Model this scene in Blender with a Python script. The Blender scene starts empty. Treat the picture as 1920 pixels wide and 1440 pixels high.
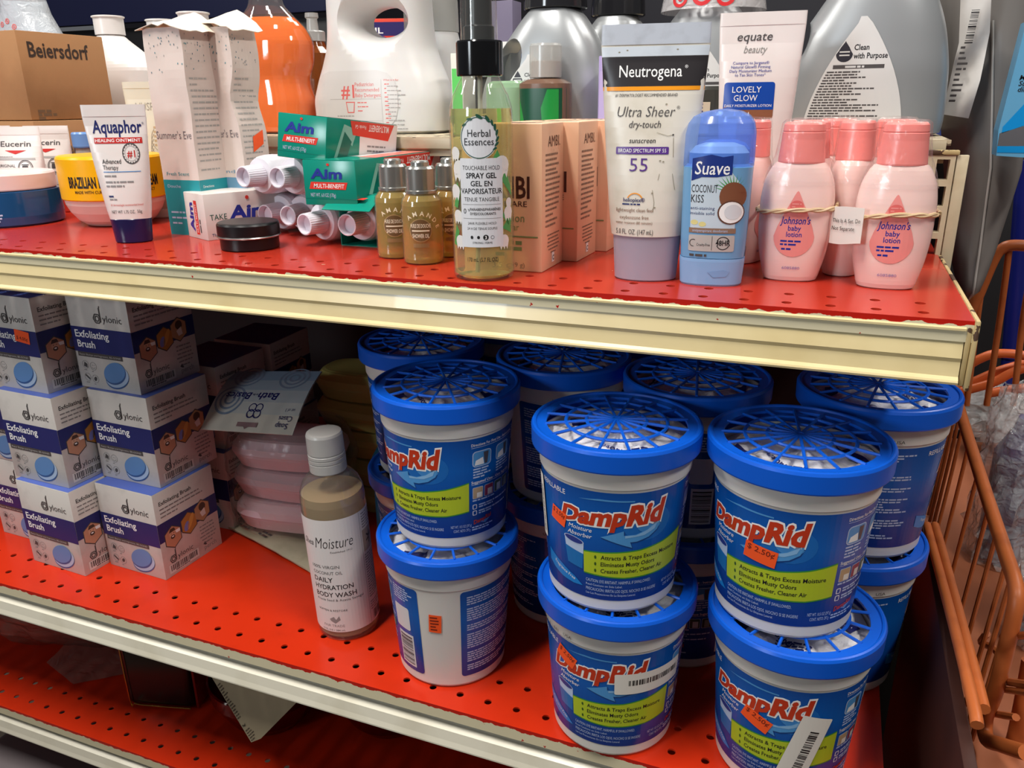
import bpy, bmesh, math, random
import numpy as np
from mathutils import Vector, Matrix, Euler, noise as mnoise
from mathutils.geometry import tessellate_polygon
R = math.radians
S = bpy.context.scene
COL = S.collection

# ------------------------------------------------------------------ camera, world, lamps, exposure
CAM = np.array([0.0, 0.0, 1.1645])            # the three shelves run along X, depth is +Y, the floor is z = 0
F_PX, PITCH, YAW, ROLL = 1508.95, R(19.338), R(21.7), R(0.645)
_fw = np.array([-math.sin(YAW) * math.cos(PITCH), math.cos(YAW) * math.cos(PITCH), -math.sin(PITCH)])
_rt = np.array([math.cos(YAW), math.sin(YAW), 0.0])
_dn = np.cross(_fw, _rt)
ROT = np.array([math.cos(ROLL) * _rt + math.sin(ROLL) * _dn, -math.sin(ROLL) * _rt + math.cos(ROLL) * _dn, _fw])
cd = bpy.data.cameras.new('camera')
cam = bpy.data.objects.new('camera', cd)
COL.objects.link(cam)
cd.sensor_fit = 'HORIZONTAL'
cd.sensor_width = 36.0
cd.lens = 36.0 * F_PX / 1920
cd.clip_start = 0.02
cam.matrix_world = Matrix(((ROT[0][0], -ROT[1][0], -ROT[2][0], CAM[0]), (ROT[0][1], -ROT[1][1], -ROT[2][1], CAM[1]),
                           (ROT[0][2], -ROT[1][2], -ROT[2][2], CAM[2]), (0, 0, 0, 1)))
S.camera = cam
S.view_settings.view_transform = 'Standard'
S.view_settings.look = 'None'
S.view_settings.exposure = 0.76
S.view_settings.gamma = 1.0
S.view_settings.use_curve_mapping = False
w = bpy.data.worlds.new('store_air')
S.world = w
w.use_nodes = True
w.node_tree.nodes['Background'].inputs[0].default_value = (0.93, 0.95, 1.0, 1)
w.node_tree.nodes['Background'].inputs[1].default_value = 0.065


def lamp(name, x, y, z, sx, sy, power, col=(1.0, 0.96, 0.90), rx=0.0, rz=0.0):
    d = bpy.data.lights.new(name, 'AREA')
    d.shape = 'RECTANGLE'
    d.size, d.size_y, d.energy, d.color = sx, sy, power, col
    o = bpy.data.objects.new(name, d)
    COL.objects.link(o)
    o.location = (x, y, z)
    o.rotation_euler = (rx, 0, rz)
    return o


lamp('ceiling_tube_light', -0.52, -0.15, 2.75, 0.16, 0.9, 22.5)
lamp('ceiling_tube_light', 1.05, -0.15, 2.75, 0.16, 0.9, 17)
lamp('ceiling_tube_light', -2.2, -0.15, 2.75, 0.16, 0.9, 17)
lamp('shop_door_daylight', -1.70, -2.55, 1.75, 0.55, 0.8, 24, (0.86, 0.94, 1.0), R(90), R(-34))
lamp('ceiling_tube_light', -0.52, 1.9, 2.75, 0.16, 1.6, 14)
lamp('ceiling_tube_light', 1.05, 1.9, 2.75, 0.16, 1.6, 12)


def spot(px, py, x=None, y=None, z=None):
    """the place where the line of sight through a point of the 1920x1440 frame meets a shelf plane"""
    d = ROT.T @ np.array([(px - 960) / F_PX, (py - 720) / F_PX, 1.0])
    if z is not None: t = (z - CAM[2]) / d[2]
    elif y is not None: t = (y - CAM[1]) / d[1]
    else: t = (x - CAM[0]) / d[0]
    p = CAM + d * t
    return Vector((float(p[0]), float(p[1]), float(p[2])))


# ------------------------------------------------------------------ materials
def C(h):
    h = h.lstrip('#')
    v = [int(h[i:i + 2], 16) / 255 for i in (0, 2, 4)]
    return tuple(c / 12.92 if c <= 0.04045 else ((c + 0.055) / 1.055) ** 2.4 for c in v) + (1.0,)


MATS = {}


def P(name, col, rough=0.45, metal=0.0, trans=0.0, ior=1.45, spec=0.5, coat=0.0, n=None, bump=None, sss=0.0):
    """procedural plastic / card / paint; n = (scale, second colour, amount) adds a faint mottle, bump = (scale, strength)"""
    if name in MATS: return MATS[name]
    m = bpy.data.materials.new(name)
    m.use_nodes = True
    t = m.node_tree
    b = t.nodes['Principled BSDF']
    b.inputs['Base Color'].default_value = C(col)
    b.inputs['Roughness'].default_value = rough
    b.inputs['Metallic'].default_value = metal
    b.inputs['Transmission Weight'].default_value = trans
    b.inputs['IOR'].default_value = ior
    b.inputs['Specular IOR Level'].default_value = spec
    b.inputs['Coat Weight'].default_value = coat
    if sss:
        b.inputs['Subsurface Weight'].default_value = sss
        b.inputs['Subsurface Scale'].default_value = 0.004
    if n or bump:
        tc = t.nodes.new('ShaderNodeTexCoord')
    if n:
        nz = t.nodes.new('ShaderNodeTexNoise')
        nz.inputs['Scale'].default_value = n[0]
        nz.inputs['Detail'].default_value = 5
        t.links.new(tc.outputs['Object'], nz.inputs['Vector'])
        rp = t.nodes.new('ShaderNodeValToRGB')
        rp.color_ramp.elements[0].position = 0.5
        rp.color_ramp.elements[1].position = 0.75
        a, c2 = C(col), C(n[1])
        rp.color_ramp.elements[0].color = a
        rp.color_ramp.elements[1].color = tuple(a[i] + (c2[i] - a[i]) * n[2] for i in range(3)) + (1,)
        t.links.new(nz.outputs[0], rp.inputs[0])
        t.links.new(rp.outputs[0], b.inputs['Base Color'])
    if bump:
        n2 = t.nodes.new('ShaderNodeTexNoise')
        n2.inputs['Scale'].default_value = bump[0]
        n2.inputs['Detail'].default_value = 4
        t.links.new(tc.outputs['Object'], n2.inputs['Vector'])
        bp = t.nodes.new('ShaderNodeBump')
        bp.inputs['Strength'].default_value = bump[1]
        bp.inputs['Distance'].default_value = 0.002
        t.links.new(n2.outputs[0], bp.inputs['Height'])
        t.links.new(bp.outputs[0], b.inputs['Normal'])
    MATS[name] = m
    return m


def film(name, tint='#ffffff', haze=0.06, haze_col='#e8e8e8', rough=0.08, wrinkle=None, refl=0.5):
    """thin clear plastic: see-through, a little haze, sharp reflections"""
    if name in MATS: return MATS[name]
    m = bpy.data.materials.new(name)
    m.use_nodes = True
    t = m.node_tree
    t.nodes.clear()
    out = t.nodes.new('ShaderNodeOutputMaterial')
    tr = t.nodes.new('ShaderNodeBsdfTransparent')
    tr.inputs[0].default_value = C(tint)
    df = t.nodes.new('ShaderNodeBsdfDiffuse')
    df.inputs[0].default_value = C(haze_col)
    gl = t.nodes.new('ShaderNodeBsdfGlossy')
    gl.inputs['Roughness'].default_value = rough
    m1 = t.nodes.new('ShaderNodeMixShader')
    m1.inputs[0].default_value = haze
    t.links.new(tr.outputs[0], m1.inputs[1])
    t.links.new(df.outputs[0], m1.inputs[2])
    m2 = t.nodes.new('ShaderNodeMixShader')
    fr = t.nodes.new('ShaderNodeLayerWeight')
    pw = t.nodes.new('ShaderNodeMath')
    pw.operation = 'POWER'
    pw.inputs[1].default_value = 4.0
    t.links.new(fr.outputs['Facing'], pw.inputs[0])
    mu = t.nodes.new('ShaderNodeMath')
    mu.operation = 'MULTIPLY_ADD'
    mu.inputs[1].default_value = refl
    mu.inputs[2].default_value = 0.045
    mu.use_clamp = True
    t.links.new(pw.outputs[0], mu.inputs[0])
    t.links.new(mu.outputs[0], m2.inputs[0])
    t.links.new(m1.outputs[0], m2.inputs[1])
    t.links.new(gl.outputs[0], m2.inputs[2])
    t.links.new(m2.outputs[0], out.inputs[0])
    if wrinkle:
        tc = t.nodes.new('ShaderNodeTexCoord')
        n2 = t.nodes.new('ShaderNodeTexNoise')
        n2.inputs['Scale'].default_value = wrinkle[0]
        n2.inputs['Detail'].default_value = 5
        n2.inputs['Distortion'].default_value = 1.5
        t.links.new(tc.outputs['Object'], n2.inputs['Vector'])
        bp = t.nodes.new('ShaderNodeBump')
        bp.inputs['Strength'].default_value = wrinkle[1]
        bp.inputs['Distance'].default_value = 0.004
        t.links.new(n2.outputs[0], bp.inputs['Height'])
        for s in (gl, df, fr): t.links.new(bp.outputs[0], s.inputs['Normal'])
    MATS[name] = m
    return m


def chipped(name, paint, under, thr, scale=160, axis_z=None, rough=0.3):
    """shelf paint with worn spots where the coat below shows; axis_z = (z0, z1): the wear grows from z1 down to z0"""
    if name in MATS: return MATS[name]
    m = P(name, paint, rough)
    t = m.node_tree
    b = t.nodes['Principled BSDF']
    tc = t.nodes.new('ShaderNodeTexCoord')
    nz = t.nodes.new('ShaderNodeTexNoise')
    nz.inputs['Scale'].default_value = scale
    nz.inputs['Detail'].default_value = 6
    t.links.new(tc.outputs['Object'], nz.inputs['Vector'])
    fac = nz.outputs[0]
    if axis_z:
        sp = t.nodes.new('ShaderNodeSeparateXYZ')
        t.links.new(tc.outputs['Object'], sp.inputs[0])
        mr = t.nodes.new('ShaderNodeMapRange')
        mr.inputs['From Min'].default_value = axis_z[1]
        mr.inputs['From Max'].default_value = axis_z[0]
        mr.inputs['To Min'].default_value = -0.25
        mr.inputs['To Max'].default_value = 0.25
        t.links.new(sp.outputs[2], mr.inputs[0])
        ad = t.nodes.new('ShaderNodeMath')
        ad.operation = 'ADD'
        t.links.new(fac, ad.inputs[0])
        t.links.new(mr.outputs[0], ad.inputs[1])
        fac = ad.outputs[0]
    gt = t.nodes.new('ShaderNodeMath')
    gt.operation = 'GREATER_THAN'
    gt.inputs[1].default_value = thr
    t.links.new(fac, gt.inputs[0])
    mx = t.nodes.new('ShaderNodeMix')
    mx.data_type = 'RGBA'
    mx.inputs[6].default_value = C(paint)
    mx.inputs[7].default_value = C(under)
    t.links.new(gt.outputs[0], mx.inputs[0])
    t.links.new(mx.outputs[2], b.inputs['Base Color'])
    return m


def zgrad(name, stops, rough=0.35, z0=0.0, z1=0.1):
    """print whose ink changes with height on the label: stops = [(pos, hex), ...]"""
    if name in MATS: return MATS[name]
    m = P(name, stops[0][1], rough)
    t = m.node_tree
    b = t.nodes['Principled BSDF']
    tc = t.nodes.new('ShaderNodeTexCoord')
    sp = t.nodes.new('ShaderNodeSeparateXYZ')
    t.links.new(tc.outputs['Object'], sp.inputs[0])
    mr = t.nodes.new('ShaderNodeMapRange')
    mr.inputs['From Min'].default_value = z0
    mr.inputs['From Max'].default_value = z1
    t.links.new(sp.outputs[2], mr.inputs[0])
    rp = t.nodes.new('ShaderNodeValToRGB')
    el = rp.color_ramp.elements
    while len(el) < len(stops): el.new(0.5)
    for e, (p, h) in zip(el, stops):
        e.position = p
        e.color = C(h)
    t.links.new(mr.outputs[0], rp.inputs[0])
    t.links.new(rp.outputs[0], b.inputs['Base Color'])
    return m


# ------------------------------------------------------------------ mesh building
class MB:
    def __init__(s):
        s.v, s.f, s.m, s.sm, s.mats = [], [], [], [], []

    def mi(s, m):
        if m not in s.mats: s.mats.append(m)
        return s.mats.index(m)

    def add(s, verts, faces, mat, smooth=False):
        o, k = len(s.v), s.mi(mat)
        s.v.extend(tuple(v) for v in verts)
        for f in faces:
            s.f.append(tuple(i + o for i in f))
            s.m.append(k)
            s.sm.append(smooth)
        return s

    def build(s, name, parent=None, loc=(0, 0, 0), rot=0.0, sharp=40):
        me = bpy.data.meshes.new(name)
        me.from_pydata(s.v, [], s.f)
        for m in s.mats: me.materials.append(m)
        me.polygons.foreach_set('material_index', s.m)
        me.polygons.foreach_set('use_smooth', s.sm)
        me.update()
        if any(s.sm): me.set_sharp_from_angle(angle=R(sharp))
        o = bpy.data.objects.new(name, me)
        COL.objects.link(o)
        o.parent = parent
        o.location = loc
        if rot: o.rotation_euler = (0, 0, rot) if not isinstance(rot, tuple) else rot
        return o


def tag(o, label, cat, group=None, kind=None):
    o['label'], o['category'] = label, cat
    if group: o['group'] = group
    if kind: o['kind'] = kind
    return o


def thing(name, label, cat, loc=(0, 0, 0), rz=0.0, group=None, rot=None):
    o = bpy.data.objects.new(name, None)
    o.empty_display_size = 0.02
    COL.objects.link(o)
    o.location = loc
    o.rotation_euler = rot if rot else (0, 0, rz)
    return tag(o, label, cat, group)


KIDS = {}


def dup(root, loc, rz=0.0, label=None, group=None, rot=None, skip=()):
    """a copy of a thing with copies of its parts and sub-parts"""
    r = root.copy()
    COL.objects.link(r)
    r.location = loc
    r.rotation_euler = rot if rot else (0, 0, rz)
    if label: r['label'] = label
    if group: r['group'] = group
    for ch in [q for q in bpy.data.objects if q.parent == root]:
        if ch.name.split('.')[0] in skip: continue
        c = ch.copy()
        COL.objects.link(c)
        c.parent = r
        for g in [q for q in bpy.data.objects if q.parent == ch]:
            d = g.copy()
            COL.objects.link(d)
            d.parent = c
    return r


def ring(z, rx, ry, p=2.0, cx=0.0, cy=0.0, n=40):
    out = []
    for i in range(n):
        a = 2 * math.pi * i / n - math.pi / 2
        c, s_ = math.cos(a), math.sin(a)
        out.append((cx + rx * math.copysign(abs(c) ** (2 / p), c), cy + ry * math.copysign(abs(s_) ** (2 / p), s_), z))
    return out


def loft(mb, secs, mat, n=40, caps=(True, True), smooth=True, fn=None):
    """secs: (z, rx, ry[, p[, cx[, cy]]]); mat may be a list, one per band"""
    vs = []
    for s in secs:
        z, rx, ry = s[:3]
        vs += ring(z, rx, ry, *(list(s[3:]) + [2.0, 0.0, 0.0][len(s) - 3:]), n=n)
    if fn: vs = [fn(v) for v in vs]
    for k in range(len(secs) - 1):
        m = mat[min(k, len(mat) - 1)] if isinstance(mat, list) else mat
        fs = [(i, (i + 1) % n, n + (i + 1) % n, n + i) for i in range(n)]
        mb.add(vs[k * n:(k + 2) * n], fs, m, smooth)
    m0 = mat[0] if isinstance(mat, list) else mat
    m1 = mat[-1] if isinstance(mat, list) else mat
    if caps[0]: mb.add(vs[:n], [tuple(range(n - 1, -1, -1))], m0)
    if caps[1]: mb.add(vs[-n:], [tuple(range(n))], m1)
    return mb


def lathe(mb, prof, mat, n=48, caps=(True, True), cx=0, cy=0):
    return loft(mb, [(z, r, r, 2.0, cx, cy) for r, z in prof], mat, n, caps)


def interp(secs, z):
    """half widths and centre of a loft at height z"""
    full = [tuple(s[:3]) + tuple(list(s[3:]) + [2.0, 0.0, 0.0][len(s) - 3:]) for s in secs]
    if z <= full[0][0]: return full[0][1:]
    for a, b in zip(full, full[1:]):
        if z <= b[0]:
            t = (z - a[0]) / max(1e-9, b[0] - a[0])
            return tuple(a[i] + (b[i] - a[i]) * t for i in range(1, 6))
    return full[-1][1:]


def fine(secs, step=0.004):
    """more rings along a loft, eased so that the outline has no kinks"""
    F = [tuple(s[:3]) + tuple(list(s[3:]) + [2.0, 0.0, 0.0][len(s) - 3:]) for s in secs]
    z = [f[0] for f in F]
    n = len(F)
    T = []
    for q in range(1, 6):
        d = [(F[i + 1][q] - F[i][q]) / max(1e-9, z[i + 1] - z[i]) for i in range(n - 1)]
        m = [d[0]] + [0.0 if d[i - 1] * d[i] <= 0 else 2 * d[i - 1] * d[i] / (d[i - 1] + d[i]) for i in range(1, n - 1)] + [d[-1]]
        T.append(m)
    out = []
    for i in range(n - 1):
        h = z[i + 1] - z[i]
        k = max(1, int(round(h / step)))
        for j in range(k):
            t = j / k
            a, b, c, e = 2 * t ** 3 - 3 * t * t + 1, t ** 3 - 2 * t * t + t, -2 * t ** 3 + 3 * t * t, t ** 3 - t * t
            out.append((z[i] + h * t,) + tuple(a * F[i][q + 1] + b * h * T[q][i] + c * F[i + 1][q + 1] + e * h * T[q][i + 1] for q in range(5)))
    out.append(F[-1])
    return out


def box(mb, c, d, mat, bev=0.0, seg=2, m=None):
    bm = bmesh.new()
    bmesh.ops.create_cube(bm, size=1.0)
    bmesh.ops.scale(bm, vec=d, verts=bm.verts)
    if bev: bmesh.ops.bevel(bm, geom=list(bm.edges), offset=bev, segments=seg, affect='EDGES', profile=0.5)
    bmesh.ops.translate(bm, vec=c, verts=bm.verts)
    if m is not None: bmesh.ops.transform(bm, matrix=m, verts=bm.verts)
    bm.verts.index_update()
    mb.add([v.co[:] for v in bm.verts], [[v.index for v in f.verts] for f in bm.faces], mat, bool(bev))
    bm.free()
    return mb


def smooth_path(pts, k=6, closed=False):
    pts = [Vector(p) for p in pts]
    n = len(pts)
    out = []
    for i in range(n if closed else n - 1):
        p0, p1, p2, p3 = (pts[(i - 1) % n], pts[i], pts[(i + 1) % n], pts[(i + 2) % n]) if closed else \
            (pts[max(0, i - 1)], pts[i], pts[i + 1], pts[min(n - 1, i + 2)])
        for j in range(k):
            t = j / k
            out.append(0.5 * ((2 * p1) + (p2 - p0) * t + (2 * p0 - 5 * p1 + 4 * p2 - p3) * t * t + (3 * p1 - p0 - 3 * p2 + p3) * t ** 3))
    if not closed: out.append(pts[-1])
    return out


def tube(mb, pts, r, mat, n=10, closed=False, k=6, flat=1.0):
    ps = smooth_path(pts, k, closed) if k > 1 else [Vector(p) for p in pts]
    N = len(ps)
    vs, up = [], None
    for i, p in enumerate(ps):
        d = (ps[(i + 1) % N] - ps[i - 1]) if closed else (ps[min(N - 1, i + 1)] - ps[max(0, i - 1)])
        d.normalize()
        if up is None: up = Vector((0, 0, 1)) if abs(d.z) < 0.9 else Vector((1, 0, 0))
        a = d.cross(up).normalized()
        b = a.cross(d).normalized()
        up = b
        rr = r(i / max(1, N - 1)) if callable(r) else r
        vs += [p + (a * math.cos(t) * flat + b * math.sin(t)) * rr for t in (2 * math.pi * q / n for q in range(n))]
    fs = []
    for i in range(N if closed else N - 1):
        j = (i + 1) % N
        fs += [(i * n + q, i * n + (q + 1) % n, j * n + (q + 1) % n, j * n + q) for q in range(n)]
    mb.add(vs, fs, mat, True)
    if not closed:
        mb.add(vs[:n], [tuple(range(n - 1, -1, -1))], mat)
        mb.add(vs[-n:], [tuple(range(n))], mat)
    return mb


def sheet(mb, grid, mat, thick=0.0, smooth=True):
    """grid of points (rows of equal length) as a surface, with a back when thick > 0"""
    r, c = len(grid), len(grid[0])
    vs = [Vector(p) for row in grid for p in row]
    fs = [(i * c + j, i * c + j + 1, (i + 1) * c + j + 1, (i + 1) * c + j) for i in range(r - 1) for j in range(c - 1)]
    if not thick:
        return mb.add(vs, fs, mat, smooth)
    nr = [Vector((0, 0, 0)) for _ in vs]
    for f in fs:
        q = (vs[f[1]] - vs[f[0]]).cross(vs[f[3]] - vs[f[0]])
        for i in f: nr[i] += q
    bk = [v - q.normalized() * thick for v, q in zip(vs, nr)]
    n = len(vs)
    rim = [i for i in range(c)] + [i * c + c - 1 for i in range(1, r)] + [(r - 1) * c + j for j in range(c - 2, -1, -1)] + [i * c for i in range(r - 2, 0, -1)]
    fs2 = [tuple(reversed([i + n for i in f])) for f in fs]
    fs3 = [(rim[(i + 1) % len(rim)], rim[i], rim[i] + n, rim[(i + 1) % len(rim)] + n) for i in range(len(rim))]
    return mb.add(vs + bk, fs + fs2 + fs3, mat, smooth)


# ------------------------------------------------------------------ printing: flat artwork laid onto surfaces
_TXT = {}


def glyphs(s, bold):
    k = (s, bold)
    if k not in _TXT:
        cu = bpy.data.curves.new('t', 'FONT')
        cu.body = s
        cu.size = 1.0
        cu.resolution_u = 2
        cu.offset = bold
        o = bpy.data.objects.new('t', cu)
        me = bpy.data.meshes.new_from_object(o)
        vs = [(v.co.x, v.co.y) for v in me.vertices]
        fs = [tuple(p.vertices) for p in me.polygons]
        bpy.data.objects.remove(o)
        bpy.data.curves.remove(cu)
        bpy.data.meshes.remove(me)
        _TXT[k] = (vs, fs)
    return _TXT[k]


CAP = 0.729


class L:
    """artwork in millimetres: x to the right, y up"""

    def __init__(s):
        s.q = []

    def poly(s, pts, mat, ly=0):
        tr = tessellate_polygon([[Vector((p[0], p[1], 0)) for p in pts]])
        s.q.append((list(pts), [tuple(t) for t in tr], mat, ly))
        return s

    def rect(s, x, y, w, h, mat, ly=0, r=0.0, rot=0.0):
        if r <= 0:
            pts = [(x, y), (x + w, y), (x + w, y + h), (x, y + h)]
        else:
            pts = []
            for cx, cy, a0 in ((x + w - r, y + r, -90), (x + w - r, y + h - r, 0), (x + r, y + h - r, 90), (x + r, y + r, 180)):
                pts += [(cx + r * math.cos(R(a0 + a)), cy + r * math.sin(R(a0 + a))) for a in (0, 30, 60, 90)]
        if rot:
            cx, cy, ca, sa = x + w / 2, y + h / 2, math.cos(R(rot)), math.sin(R(rot))
            pts = [(cx + (a - cx) * ca - (b - cy) * sa, cy + (a - cx) * sa + (b - cy) * ca) for a, b in pts]
        return s.poly(pts, mat, ly)

    def ell(s, cx, cy, rx, ry, mat, ly=0, n=24, rot=0.0):
        ca, sa = math.cos(R(rot)), math.sin(R(rot))
        return s.poly([(cx + rx * math.cos(a) * ca - ry * math.sin(a) * sa, cy + rx * math.cos(a) * sa + ry * math.sin(a) * ca)
                       for a in (2 * math.pi * i / n for i in range(n))], mat, ly)

    def arc(s, cx, cy, r, wd, mat, ly=0, a0=0, a1=360, n=32, sy=1.0):
        pts = []
        for i in range(n + 1):
            a = R(a0 + (a1 - a0) * i / n)
            pts += [(cx + r * math.cos(a), cy + sy * r * math.sin(a)), (cx + (r - wd) * math.cos(a), cy + sy * (r - wd) * math.sin(a))]
        s.q.append((pts, [(2 * i, 2 * i + 2, 2 * i + 3, 2 * i + 1) for i in range(n)], mat, ly))
        return s

    def line(s, pts, wd, mat, ly=0):
        for (x0, y0), (x1, y1) in zip(pts, pts[1:]):
            d = math.hypot(x1 - x0, y1 - y0) or 1
            nx, ny = -(y1 - y0) / d * wd / 2, (x1 - x0) / d * wd / 2
            s.q.append(([(x0 - nx, y0 - ny), (x1 - nx, y1 - ny), (x1 + nx, y1 + ny), (x0 + nx, y0 + ny)], [(0, 1, 2, 3)], mat, ly))
        return s

    def text(s, t, x, y, h, mat, ly=1, al='l', b=0.0, sh=0.0, wd=None, rot=0.0, warp=None, xs=1.0):
        """h = cap height; wd = total width the words are fitted to"""
        vs, fs = glyphs(t, b)
        if not vs: return s
        x0, x1 = min(v[0] for v in vs), max(v[0] for v in vs)
        k = h / CAP
        kx = wd / (x1 - x0) if wd else k * xs
        off = {'l': 0, 'c': -(x1 - x0) * kx / 2, 'r': -(x1 - x0) * kx}[al]
        ca, sa = math.cos(R(rot)), math.sin(R(rot))
        out = []
        for a, c in vs:
            px, py = (a - x0) * kx + off + sh * c * k, c * k
            if warp: px, py = warp(px, py)
            out.append((x + px * ca - py * sa, y + px * sa + py * ca))
        s.q.append((out, fs, mat, ly))
        return s

    def para(s, x, y, wd, rows, pitch, xh, mat, ly=1, seed=1, al='l', rot=0.0):
        """rows of print too small to read: word-long strokes, from y downwards"""
        rd = random.Random(seed)
        pts, fs = [], []
        ca, sa = math.cos(R(rot)), math.sin(R(rot))
        for r in range(rows):
            tot = wd * (rd.uniform(0.72, 1.0) if r < rows - 1 else rd.uniform(0.3, 0.8))
            a = {'l': 0, 'c': (wd - tot) / 2, 'r': wd - tot}[al]
            e = a + tot
            while a < e - xh:
                q = min(e - a, xh * rd.uniform(1.5, 5.5))
                o = len(pts)
                for bx, by in ((a, -r * pitch), (a + q, -r * pitch), (a + q, -r * pitch + xh), (a, -r * pitch + xh)):
                    pts.append((x + bx * ca - by * sa, y + bx * sa + by * ca))
                fs.append((o, o + 1, o + 2, o + 3))
                a += q + xh * 0.6
        if pts: s.q.append((pts, fs, mat, ly))
        return s

    def bars(s, x, y, wd, h, mat, ly=1, seed=1, vert=False, n=30):
        rd = random.Random(seed)
        ws = [rd.choice((1, 1, 2, 3)) for _ in range(2 * n)]
        k = (h if vert else wd) / sum(ws)
        a = 0
        for i, q in enumerate(ws):
            if i % 2 == 0:
                if vert: s.rect(x, y + a, wd, q * k, mat, ly)
                else: s.rect(x + a, y, q * k, h, mat, ly)
            a += q * k
        return s

    def put(s, mb, fn, du=0.0, dv=0.0, base=0.00014, step=0.00007):
        """lay the artwork onto fn(x, y, height) (metres); du, dv = how finely faces are cut so they follow a curve"""
        for mat in dict.fromkeys(q[2] for q in s.q):
            bm = bmesh.new()
            for pts, fs, m, ly in s.q:
                if m is not mat: continue
                vv = [bm.verts.new((p[0], p[1], ly * 0.01)) for p in pts]
                for f in fs:
                    try: bm.faces.new([vv[i] for i in f])
                    except ValueError: pass
            if bm.verts:
                for ax, d in ((0, du), (1, dv)):
                    if not d: continue
                    d *= 1000
                    lo, hi = min(v.co[ax] for v in bm.verts), max(v.co[ax] for v in bm.verts)
                    k = math.floor(lo / d) + 1
                    while k * d < hi:
                        co, no = [0, 0, 0], [0, 0, 0]
                        co[ax], no[ax] = k * d, 1
                        bmesh.ops.bisect_plane(bm, geom=bm.verts[:] + bm.edges[:] + bm.faces[:], plane_co=co, plane_no=no)
                        k += 1
                bm.verts.index_update()
                vs = [fn(v.co.x * 0.001, v.co.y * 0.001, base + step * v.co.z * 100) for v in bm.verts]
                fs = []
                for f in bm.faces:
                    i = [v.index for v in f.verts]
                    fs.append(i if f.normal.z >= 0 else i[::-1])
                mb.add(vs, fs, mat)
            bm.free()
        return mb


def on_cyl(rf, z0=0.0, a0=0.0, r0=None):
    """around an upright round wall; x runs to the right as seen from outside, front (-Y) at a0 = 0"""
    def fn(u, v, h):
        r = (rf(v + z0) if callable(rf) else rf)
        a = a0 + u / (r0 or r)
        r += h
        return (r * math.sin(a), -r * math.cos(a), z0 + v)
    return fn


def on_front(secs, z0=0.0, x0=0.0):
    """straight onto the front of a loft"""
    def fn(u, v, h):
        rx, ry, p, cx, cy = interp(secs, v + z0)
        t = min(0.999, abs((u + x0 - cx) / max(1e-6, rx)))
        y = ry * (1 - t ** p) ** (1 / p)
        return (u + x0, cy - y - h, z0 + v)
    return fn


def on_flat(o, ux, uy):
    o, ux, uy = Vector(o), Vector(ux).normalized(), Vector(uy).normalized()
    nn = ux.cross(uy)
    return lambda u, v, h: tuple(o + ux * u + uy * v + nn * h)

# ------------------------------------------------------------------ common inks and plastics
WHITE = P('white_ink', '#f2f0ee', 0.4)
BLACK = P('black_ink', '#1c1a1c', 0.45)
NAVY = P('navy_ink', '#1b2260', 0.4)
GREY = P('grey_ink', '#8b8786', 0.5)
DGREY = P('dark_grey_ink', '#4a4646', 0.5)
RED_INK = P('red_ink', '#c02a26', 0.4)
ORANGE_TAG = P('orange_tag_paper', '#ff5a22', 0.5)
PAPER = P('tag_paper', '#e6e0d6', 0.6)
ZT, ZL, ZB, ZD = 1.05, 0.7112, 0.5028, 1.134      # shelf heights: top, lower, bottom, raised back deck
XR = 0.0773                                       # right end of the shelves

RED_TOP = chipped('worn_red_paint', '#b5301f', '#caa98a', 0.735, 60, None, 0.2)
RED_LOW = P('red_shelf_paint', '#c92e10', 0.28, n=(25, '#b2270c', 0.5))
LIP = chipped('chipped_red_lip', '#b81c10', '#d9cfae', 0.575, 110, (-0.0044, -0.0006))
CREAM = P('yellowed_cream_metal', '#dcc998', 0.30, spec=.7, coat=.15, n=(18, '#c9b27c', 0.6))
IVORY = P('ivory_metal', '#d9d4c2', 0.32, n=(14, '#bdb59c', 0.7))
RUST = chipped('rusty_cream_edge', '#b8a273', '#4a3324', 0.53, 38, None, 0.6)
DARK = P('black_board', '#141214', 0.45)


def perforated(mb, x0, x1, y0, y1, rows, cols_x, pitch, r, mat):
    """shelf top with punched holes: rows = y of each hole row"""
    dy = rows[1] - rows[0]
    ya, yb = rows[0] - dy / 2, rows[-1] + dy / 2
    xa, xb = cols_x[0] - pitch / 2, cols_x[-1] + pitch / 2

    def quad(a, b, c, d):
        mb.add([(a, c, 0), (b, c, 0), (b, d, 0), (a, d, 0)], [(0, 1, 2, 3)], mat)
    quad(x0, x1, y0, ya)
    quad(x0, x1, yb, y1)
    quad(x0, xa, ya, yb)
    quad(xb, x1, ya, yb)
    ry = dy
    for k, yr in enumerate(rows):
        for xc in cols_x:
            sq, ci, lo = [], [], []
            for i in range(16):
                a = 2 * math.pi * i / 16
                ca, sa = math.cos(a), math.sin(a)
                m = max(abs(ca), abs(sa))
                sx, sy = xc + ca / m * pitch / 2, yr + sa / m * ry / 2
                sq.append((sx, sy, 0))
                ci.append((xc + r * ca, yr + r * sa, 0))
                lo.append((xc + r * ca, yr + r * sa, -0.0015))
            mb.add(sq + ci + lo, [(i, (i + 1) % 16, 16 + (i + 1) % 16, 16 + i) for i in range(16)] +
                   [(16 + i, 16 + (i + 1) % 16, 32 + (i + 1) % 16, 32 + i) for i in range(16)], mat)


def extrude_x(mb, prof, x0, x1, mat, n=1, smooth=False):
    k = len(prof)
    for i in range(n):
        a, b = x0 + (x1 - x0) * i / n, x0 + (x1 - x0) * (i + 1) / n
        vs = [(a, p[0], p[1]) for p in prof] + [(b, p[0], p[1]) for p in prof]
        mb.add(vs, [(j, j + 1, k + j + 1, k + j) for j in range(k - 1)], mat, smooth)
    return mb


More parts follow.
